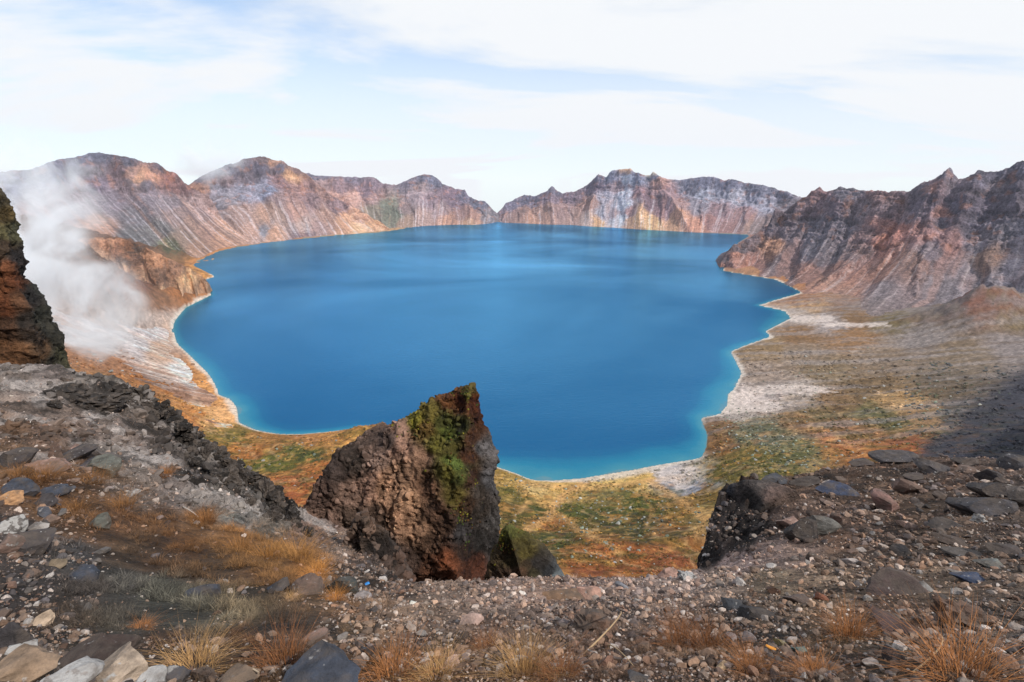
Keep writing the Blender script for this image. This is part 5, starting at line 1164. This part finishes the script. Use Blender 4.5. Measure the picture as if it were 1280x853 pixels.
def grass_cover():
    n = 60000
    a_ = RNG.uniform(-0.88, 0.88, n); r_ = np.exp(RNG.uniform(math.log(1.5), math.log(13), n))
    X = np.stack([r_ * np.sin(a_), r_ * np.cos(a_)], -1)
    gc, gr, gx, gy, gz = ground_colour(X)
    G = [(220,650,150,70,1),(330,695,90,40,1),(80,605,80,30,.8),(130,640,70,40,.9),(225,748,150,48,1.6),(450,830,150,60,.8),(620,840,140,50,.6),(800,830,120,60,.45),(900,830,80,40,.5),(1050,820,60,50,.25),(1200,845,90,30,.4),(430,755,60,25,.6),(300,800,140,30,.7),(160,800,100,30,.5)]
    dn = np.zeros(n)
    for x, y, sx, sy, k in G: dn = np.maximum(dn, k * np.exp(-(((gx - x) / sx) ** 2 + ((gy - y) / sy) ** 2) * 1.1))
    dn = dn * smoothstep(-0.05, 0.18, fbm(xyz(X[:, 0] / 0.5, X[:, 1] / 0.5, 8), 3))
    ok = RNG.random(n) < dn * 0.75
    X, gc, gx, gy, gz, r_ = X[ok], gc[ok], gx[ok], gy[ok], gz[ok], r_[ok]; m = len(X)
    s = RNG.uniform(.022, .055, m) * np.clip(r_ / 3.5, .6, 2.2)
    scl = np.stack([s * 1.1, s * 1.1, s * RNG.uniform(.5, 1.0, m)], 1)
    gold = C(140, 102, 62, .85)
    hollow = np.exp(-(((gx - 220) / 150) ** 2 + ((gy - 750) / 45) ** 2))[:, None]
    gw = np.maximum(np.exp(-(((gx - 345) / 75) ** 2 + ((gy - 695) / 32) ** 2)), 0.45 * np.exp(-(((gx - 90) / 80) ** 2 + ((gy - 605) / 25) ** 2)))[:, None]
    tint = gc * 1.5 * (1 - gw) + gold * gw
    hw = hollow[:, 0]
    scl = scl * (1 + 0.5 * hw)[:, None]
    tint = tint * (RNG.uniform(.55, 1.4, m) * (1 + hw * RNG.uniform(-.45, .9, m)))[:, None]
    rot = np.stack([RNG.uniform(-.25, .25, m), RNG.uniform(-.25, .25, m), RNG.uniform(0, 6.28, m)], 1)
    scatter("dry_grass", np.concatenate([X, gz[:, None]], 1), rot, scl, np.clip(tint, .01, .6), SMALL, RNG.integers(0, 5, m))
grass_cover()
# moss cushions on the pinnacle and the low rock
M_MOSS = ground_mat("moss", 10, 0.03, 0.8, var=0.5, attr='tint', atype='INSTANCER')
CUSH = []
for i in range(3):
    me = stone_mesh("moss_cushion", 400 + i, False, 0, 0.35, sub=2); me.materials.append(M_MOSS); CUSH.append(proto("moss_cushion", me))
def moss(parent, Q, N, spots, n, s0, s1):
    f = Q.reshape(-1, 3); nn = N.reshape(-1, 3)
    k = RNG.integers(0, len(f), n * 14); P = f[k]; px, py = project(P)
    d = np.zeros(len(P)); 
    for x, y, sx, sy in spots: d = np.maximum(d, np.exp(-(((px - x) / sx) ** 2 + ((py - y) / sy) ** 2)))
    d = d * smoothstep(0.0, 0.2, fbm(P / 0.9 + 5, 4)) * ((nn[k] * (np.array([0, 0, H]) - P)).sum(1) > 0)
    ok = np.where(RNG.random(len(P)) < d)[0][:n]
    P = P[ok]; m = len(P)
    pal = np.array([K(120, 112, 36), K(76, 82, 38), K(60, 74, 32), K(110, 104, 36), K(90, 60, 32)])
    tint = pal[RNG.choice(5, m, p=[.20, .17, .13, .18, .32])] * RNG.uniform(.7, 1.2, m)[:, None]
    s = RNG.uniform(s0, s1, m)
    scatter("moss", P, RNG.uniform(0, 6.28, (m, 3)), np.stack([s, s * .9, s * .5], 1), tint, CUSH, RNG.integers(0, 3, m), parent=parent)
moss(pin, PQ, PN, [(585,495,14,10),(535,525,34,22),(560,560,22,34),(570,600,16,40),(575,640,14,40)], 900, .03, .13)
def embedded(parent, Q, N, n, s0, s1):
    f = Q.reshape(-1, 3); nn = N.reshape(-1, 3); k = RNG.integers(0, len(f), n * 4); P = f[k]
    ok = ((nn[k] * (np.array([0, 0, H]) - P)).sum(1) > 0) & (fbm(P / 0.8 + 44, 3) > -0.05); P = P[ok][:n]; m = len(P)
    px, py = project(P); keep = (px < 578 + 20 * fbm(P / 1.5, 3)) | (RNG.random(m) < 0.15); P = P[keep]; px, py = px[keep], py[keep]; m = len(P)
    lc = seeds_color(px, py, PINS, None, 2.4, 1.0)
    s_ = s0 + (s1 - s0) * RNG.random(m) ** 3
    scatter("embedded_stones", P, RNG.uniform(0, 6.28, (m, 3)), np.stack([s_, s_ * .8, s_ * .7], 1), np.clip(lc * RNG.uniform(.55, 1.5, m)[:, None], .01, .5), PEB, RNG.integers(0, 8, m), parent=parent)
embedded(pin, PQ, PN, 3000, .04, .34)
embedded(gully_rock, GQ, GN_, 420, .05, .30)
moss(mossy, MQ, MN, [(640,680,20,22),(655,700,18,16)], 260, .03, .09)

# ------------------------------------------------------------------ stones and low plants on the valley floor
M_FAR = ground_mat("far_stone", 0.8, 0.3, 0.5, var=0.3, attr='tint', atype='INSTANCER')
FARB = []
for i in range(4):
    me = stone_mesh("far_boulder", 200 + i, False, 7, 0.12, sub=1); me.materials.append(M_FAR); FARB.append(proto("far_boulder", me))
def far_boulders():
    A_ = [(930,540,40,26,1.0),(960,560,40,18,1.0),(905,545,16,22,.7),(1000,575,40,14,.7),(1150,500,60,30,.5),(1190,480,70,20,.4),(1110,520,40,20,.35),(780,640,100,40,.12),(650,600,20,12,.5),(1240,390,40,14,.3),(1060,480,120,40,.10),(345,560,40,14,.12),(455,534,30,4,.6)]
    n = 120000
    i = RNG.integers(0, N_AZ, n); j = RNG.integers(59, N_R + 20, n)
    px, py = TPX[i, j], TPY[i, j]
    d = np.zeros(n)
    for x, y, sx, sy, k in A_: d = np.maximum(d, k * np.exp(-(((px - x) / sx) ** 2 + ((py - y) / sy) ** 2)))
    ok = (RNG.random(n) < d * 0.55) & (SD[i, j] > 4) & ~INL[i, j]
    P = TER_P[i[ok], j[ok]].copy(); m = len(P)
    P[:, :2] += RNG.normal(0, 1.0, (m, 2))
    s = 0.9 + 3.6 * RNG.random(m) ** 3
    scl = np.stack([s * RNG.uniform(.8, 1.3, m), s, s * RNG.uniform(.6, 1, m)], 1)
    pal = np.array([C(160, 170, 150), C(130, 140, 122), C(190, 190, 180), C(96, 100, 92)])
    scatter("scattered_boulders", P, RNG.uniform(-.4, .4, (m, 3)) * np.array([1, 1, 8]), scl, pal[RNG.integers(0, 4, m)] * RNG.uniform(.7, 1.2, m)[:, None], FARB, RNG.integers(0, 4, m))
far_boulders()
def ground_plants():
    n = 230000
    i = RNG.integers(0, N_AZ, n); j = RNG.integers(59, N_R - 60, n)
    px, py = TPX[i, j], TPY[i, j]; r_ = R[i, j]
    dn = smoothstep(-0.2, 0.2, fbm(TER_P[i, j] / 30.0 + 88, 4)) * smoothstep(3200, 1500, r_)
    ok = (RNG.random(n) < dn) & (SD[i, j] > 12) & ~INL[i, j] & (py > 350)
    i, j, px, py, r_ = i[ok], j[ok], px[ok], py[ok], r_[ok]; m = len(i)
    P = TER_P[i, j].copy(); P[:, :2] += RNG.normal(0, 1, (m, 2)) * (r_ / 500)[:, None]
    loc = tc[i, j]
    f = RNG.random(m); g_ = smoothstep(1200, 800, r_) * (px < 1130)
    tint = loc * RNG.uniform(0.45, 1.35, m)[:, None]
    tint = np.where(((f < 0.45) & (RNG.random(m) < g_))[:, None], 0.5 * tint + 0.5 * C(74, 78, 36), tint)
    tint = np.where((f > 0.965)[:, None], C(176, 172, 164) * RNG.uniform(.6, 1, m)[:, None], tint)
    tint = np.where(((px > 1130) & (py > 450))[:, None], np.minimum(tint, 0.10), tint)  # plants and stones within the painted shadow are darkened with it
    s = (0.5 + 2.6 * RNG.random(m) ** 5) * np.clip(r_ / 600, .6, 2.2)
    scatter("low_plants", P, RNG.uniform(-.3, .3, (m, 3)) * np.array([1, 1, 10]), np.stack([s * 1.4, s * 1.2, s * RNG.uniform(.5, 1.1, m)], 1), tint, FARB, RNG.integers(0, 4, m))
ground_plants()

# ------------------------------------------------------------------ small finds
def plain_mat(name, col, rough=0.6):
    m = bpy.data.materials.new(name); m.use_nodes = True; b = m.node_tree.nodes['Principled BSDF']
    nz = m.node_tree.nodes.new('ShaderNodeTexNoise'); nz.inputs['Scale'].default_value = 40
    mr = m.node_tree.nodes.new('ShaderNodeMix'); mr.data_type = 'RGBA'
    mr.inputs[6].default_value = (*[c * .8 for c in col], 1); mr.inputs[7].default_value = (*[min(1, c * 1.15) for c in col], 1)
    m.node_tree.links.new(nz.outputs[0], mr.inputs[0]); m.node_tree.links.new(mr.outputs[2], b.inputs['Base Color'])
    b.inputs['Roughness'].default_value = rough
    return m
def scrap(name, px, py, wp, lp_, col, yaw, label, cat):
    p, r = fg_hit([px], [py]); p = p[0]; k = np.linalg.norm(p - np.array([0, 0, H])) / FPX
    n = 7; V = []; 
    for i in range(n):
        t = i / (n - 1) - .5
        for s_ in (-.5, .5):
            for h_ in (0, 0.12): V.append((t * lp_ * k, s_ * wp * k * (1 - .3 * abs(t)), (0.5 + 0.35 * math.sin(5 * t + s_)) * wp * k * .5 + h_ * wp * k))
    F = []
    for i in range(n - 1):
        a = 4 * i; b = a + 4
        F += [(a, b, b + 2, a + 2), (a + 1, a + 3, b + 3, b + 1), (a, a + 1, b + 1, b), (a + 2, b + 2, b + 3, a + 3)]
    F += [(0, 2, 3, 1), (4 * n - 4, 4 * n - 3, 4 * n - 1, 4 * n - 2)]
    o = link_mesh(name, V, F, plain_mat(name, col)); o.location = p + np.array([0, 0, .004]); o.rotation_euler = (0.2, 0.1, yaw)
    return tag(o, label, cat)
scrap("plastic_scrap", 459, 731, 3.6, 5, (0.03, 0.25, 0.65), 0.4, "tiny bright blue scrap lying by the round dark boulder", "litter")
scrap("plastic_scrap", 965, 813, 3.4, 13, (0.75, 0.30, 0.04), -0.7, "small orange strip lying in the dark lower gravel", "litter")
def stalk(px, py, qx, qy, thick, col, label):
    (p, q), _ = fg_hit([px, qx], [py, qy]); q = q.copy(); q[2] += 0.03
    n = 8; V = []; F = []
    d = (q - p); L_ = np.linalg.norm(d); d = d / L_; s = np.cross(d, (0, 0, 1)); s /= np.linalg.norm(s); u = np.cross(s, d)
    for i in range(n):
        t = i / (n - 1); c = p + (q - p) * t + u * (0.10 * L_ * math.sin(math.pi * t)) + s * (0.05 * L_ * math.sin(4 * t))
        for k in range(5):
            a = 2 * math.pi * k / 5; V.append(c + (s * math.cos(a) + u * math.sin(a)) * thick * (1 - .5 * t))
    for i in range(n - 1):
        for k in range(5): F.append((i * 5 + k, i * 5 + (k + 1) % 5, i * 5 + 5 + (k + 1) % 5, i * 5 + 5 + k))
    o = link_mesh("dry_stalk", V, F, plain_mat("dry_stalk", col))
    return tag(o, label, "plant stalk", "dry stalks lying on the ground")
STRAW = (0.42, 0.28, 0.15)
stalk(728, 820, 782, 780, 0.004, STRAW, "long curved straw stalk crossing the brown clod")
stalk(760, 812, 786, 842, 0.003, STRAW, "straw stalk bending down right of the brown block")
stalk(229, 634, 246, 650, 0.012, (0.5, 0.44, 0.38), "pale bleached twig at the top of the grass bank")
stalk(1140, 842, 1178, 806, 0.003, STRAW, "tall straw stalk leaning left of the widest tussock")
stalk(300, 836, 322, 853, 0.005, (0.5, 0.38, 0.26), "pale stalk at the bottom edge by the tan slab")
# white rock standing on the valley floor
pv = at_z(769, 704, 150.0)
o = bpy.data.objects.new("boulder", ST['block'][2]); zz = None
k_ = np.argmin((TPX - 769) ** 2 + (TPY - 704) ** 2); pv = TER_P.reshape(-1, 3)[k_]
o.location = pv + np.array([0, 0, .6]); o.scale = (2.6, 2.0, 1.8); o.color = (*C(215, 215, 220), .6); COL.objects.link(o)
tag(o, "lone white boulder on the rusty valley slope below the crest", "boulder")

# ------------------------------------------------------------------ steam
def volume_object(name, centre, radii, blobs, density, noise_scale, thr=(0.44, 0.60), kind='stuff', aniso=0.2, col=(0.95, 0.96, 1.0)):
    """a closed body holding smoke; blobs = ((x, y, z), radius, strength) in the body's own metres"""
    import bmesh
    bm = bmesh.new(); bmesh.ops.create_icosphere(bm, subdivisions=3, radius=1.0)
    me = bpy.data.meshes.new(name)
    for v in bm.verts: v.co = Vector((v.co.x * radii[0], v.co.y * radii[1], v.co.z * radii[2]))
    bm.to_mesh(me); bm.free()
    o = bpy.data.objects.new(name, me); o.location = centre; COL.objects.link(o)
    m = bpy.data.materials.new(name); m.use_nodes = True; t = m.node_tree; N = t.nodes; L = t.links
    N.remove(N['Principled BSDF'])
    pv_ = N.new('ShaderNodeVolumePrincipled'); pv_.inputs['Color'].default_value = (*col, 1); pv_.inputs['Anisotropy'].default_value = aniso
    L.new(pv_.outputs[0], N['Material Output'].inputs['Volume'])
    tc_ = N.new('ShaderNodeTexCoord')
    def ma(op, a, b=None):
        n = N.new('ShaderNodeMath'); n.operation = op
        for i, v in enumerate((a, b)):
            if v is None: continue
            if isinstance(v, (int, float)): n.inputs[i].default_value = v
            else: L.new(v, n.inputs[i])
        return n.outputs[0]
    tot = None
    for (x, y, z), rad, st in blobs:
        d = N.new('ShaderNodeVectorMath'); d.operation = 'DISTANCE'; L.new(tc_.outputs['Object'], d.inputs[0]); d.inputs[1].default_value = (x, y, z)
        mr = N.new('ShaderNodeMapRange'); mr.interpolation_type = 'SMOOTHSTEP'; mr.inputs[1].default_value = 0; mr.inputs[2].default_value = rad; mr.inputs[3].default_value = st; mr.inputs[4].default_value = 0
        L.new(d.outputs['Value'], mr.inputs[0]); tot = mr.outputs[0] if tot is None else ma('ADD', tot, mr.outputs[0])
    tot = ma('MINIMUM', tot, 1.25)
    nz = N.new('ShaderNodeTexNoise'); nz.inputs['Scale'].default_value = noise_scale; nz.inputs['Detail'].default_value = 6; nz.inputs['Roughness'].default_value = 0.62; nz.inputs['Distortion'].default_value = 1.0
    L.new(tc_.outputs['Object'], nz.inputs['Vector'])
    mr = N.new('ShaderNodeMapRange'); mr.interpolation_type = 'SMOOTHSTEP'; mr.inputs[1].default_value = thr[0]; mr.inputs[2].default_value = thr[1]; mr.inputs[3].default_value = 0; mr.inputs[4].default_value = 1
    L.new(ma('ADD', nz.outputs[0], ma('MULTIPLY', tot, 0.16)), mr.inputs[0])
    L.new(ma('MULTIPLY', ma('MULTIPLY', tot, mr.outputs[0]), density), pv_.inputs['Density'])
    me.materials.append(m)
    return tag(o, kind=kind)
def blobs_px(lst, centre):
    return [(tuple(at_r(x, y, r) - np.array(centre)), rad, s) for x, y, r, rad, s in lst]
sc_c = at_r(60, 320, 560.0)
SB = [(112,432,480,26,1.2),(125,405,500,42,1.4),(140,375,520,40,1.1),(100,385,520,52,1.3),(75,350,540,62,1.0),(50,315,560,66,.75),(25,275,580,74,.55),(0,330,560,70,.8),(60,260,600,56,.34),(90,225,640,56,.28),(40,215,640,70,.30),(150,240,660,42,.24),(190,245,680,30,.18),(112,285,620,52,.30),(-40,250,600,100,.6),(150,425,520,26,.5),(25,205,600,60,.26),(75,190,640,50,.18),(0,160,600,60,.2)]
volume_object("steam", tuple(sc_c), (170, 190, 170), blobs_px(SB, sc_c), 0.030, 0.024, (0.58, 0.78), aniso=-0.15, col=(0.94, 0.97, 1.0))
cl_c = at_r(262, 206, 4000.0)
CB = [(262,212,4000,140,.9),(285,205,4020,140,.9),(300,203,4050,90,.8),(240,200,4000,200,.6),(215,190,4000,220,.4),(270,185,4000,240,.45)]
volume_object("cloud", tuple(cl_c), (520, 520, 330), blobs_px(CB, cl_c), 0.0085, 0.006, (0.50, 0.78), col=(0.98, 0.99, 1.0), aniso=-0.1)

# ------------------------------------------------------------------ air
def haze():
    x0, x1, y0, y1, z0, z1 = -7700, 7700, -1600, 7700, -720, 860
    me = bpy.data.meshes.new("haze")
    V = [(x, y, z) for x in (x0, x1) for y in (y0, y1) for z in (z0, z1)]
    me.from_pydata(V, [], [(0, 1, 3, 2), (4, 6, 7, 5), (0, 4, 5, 1), (2, 3, 7, 6), (0, 2, 6, 4), (1, 5, 7, 3)])
    m = bpy.data.materials.new("haze"); m.use_nodes = True; N = m.node_tree.nodes; N.remove(N['Principled BSDF'])
    v = N.new('ShaderNodeVolumePrincipled'); v.inputs['Color'].default_value = (0.78, 0.86, 1.0, 1); v.inputs['Density'].default_value = HAZE_DENSITY; v.inputs['Anisotropy'].default_value = 0.1
    m.node_tree.links.new(v.outputs[0], N['Material Output'].inputs['Volume'])
    me.materials.append(m); o = bpy.data.objects.new("haze", me); COL.objects.link(o); tag(o, kind='stuff')
if HAZE_DENSITY > 0: haze()
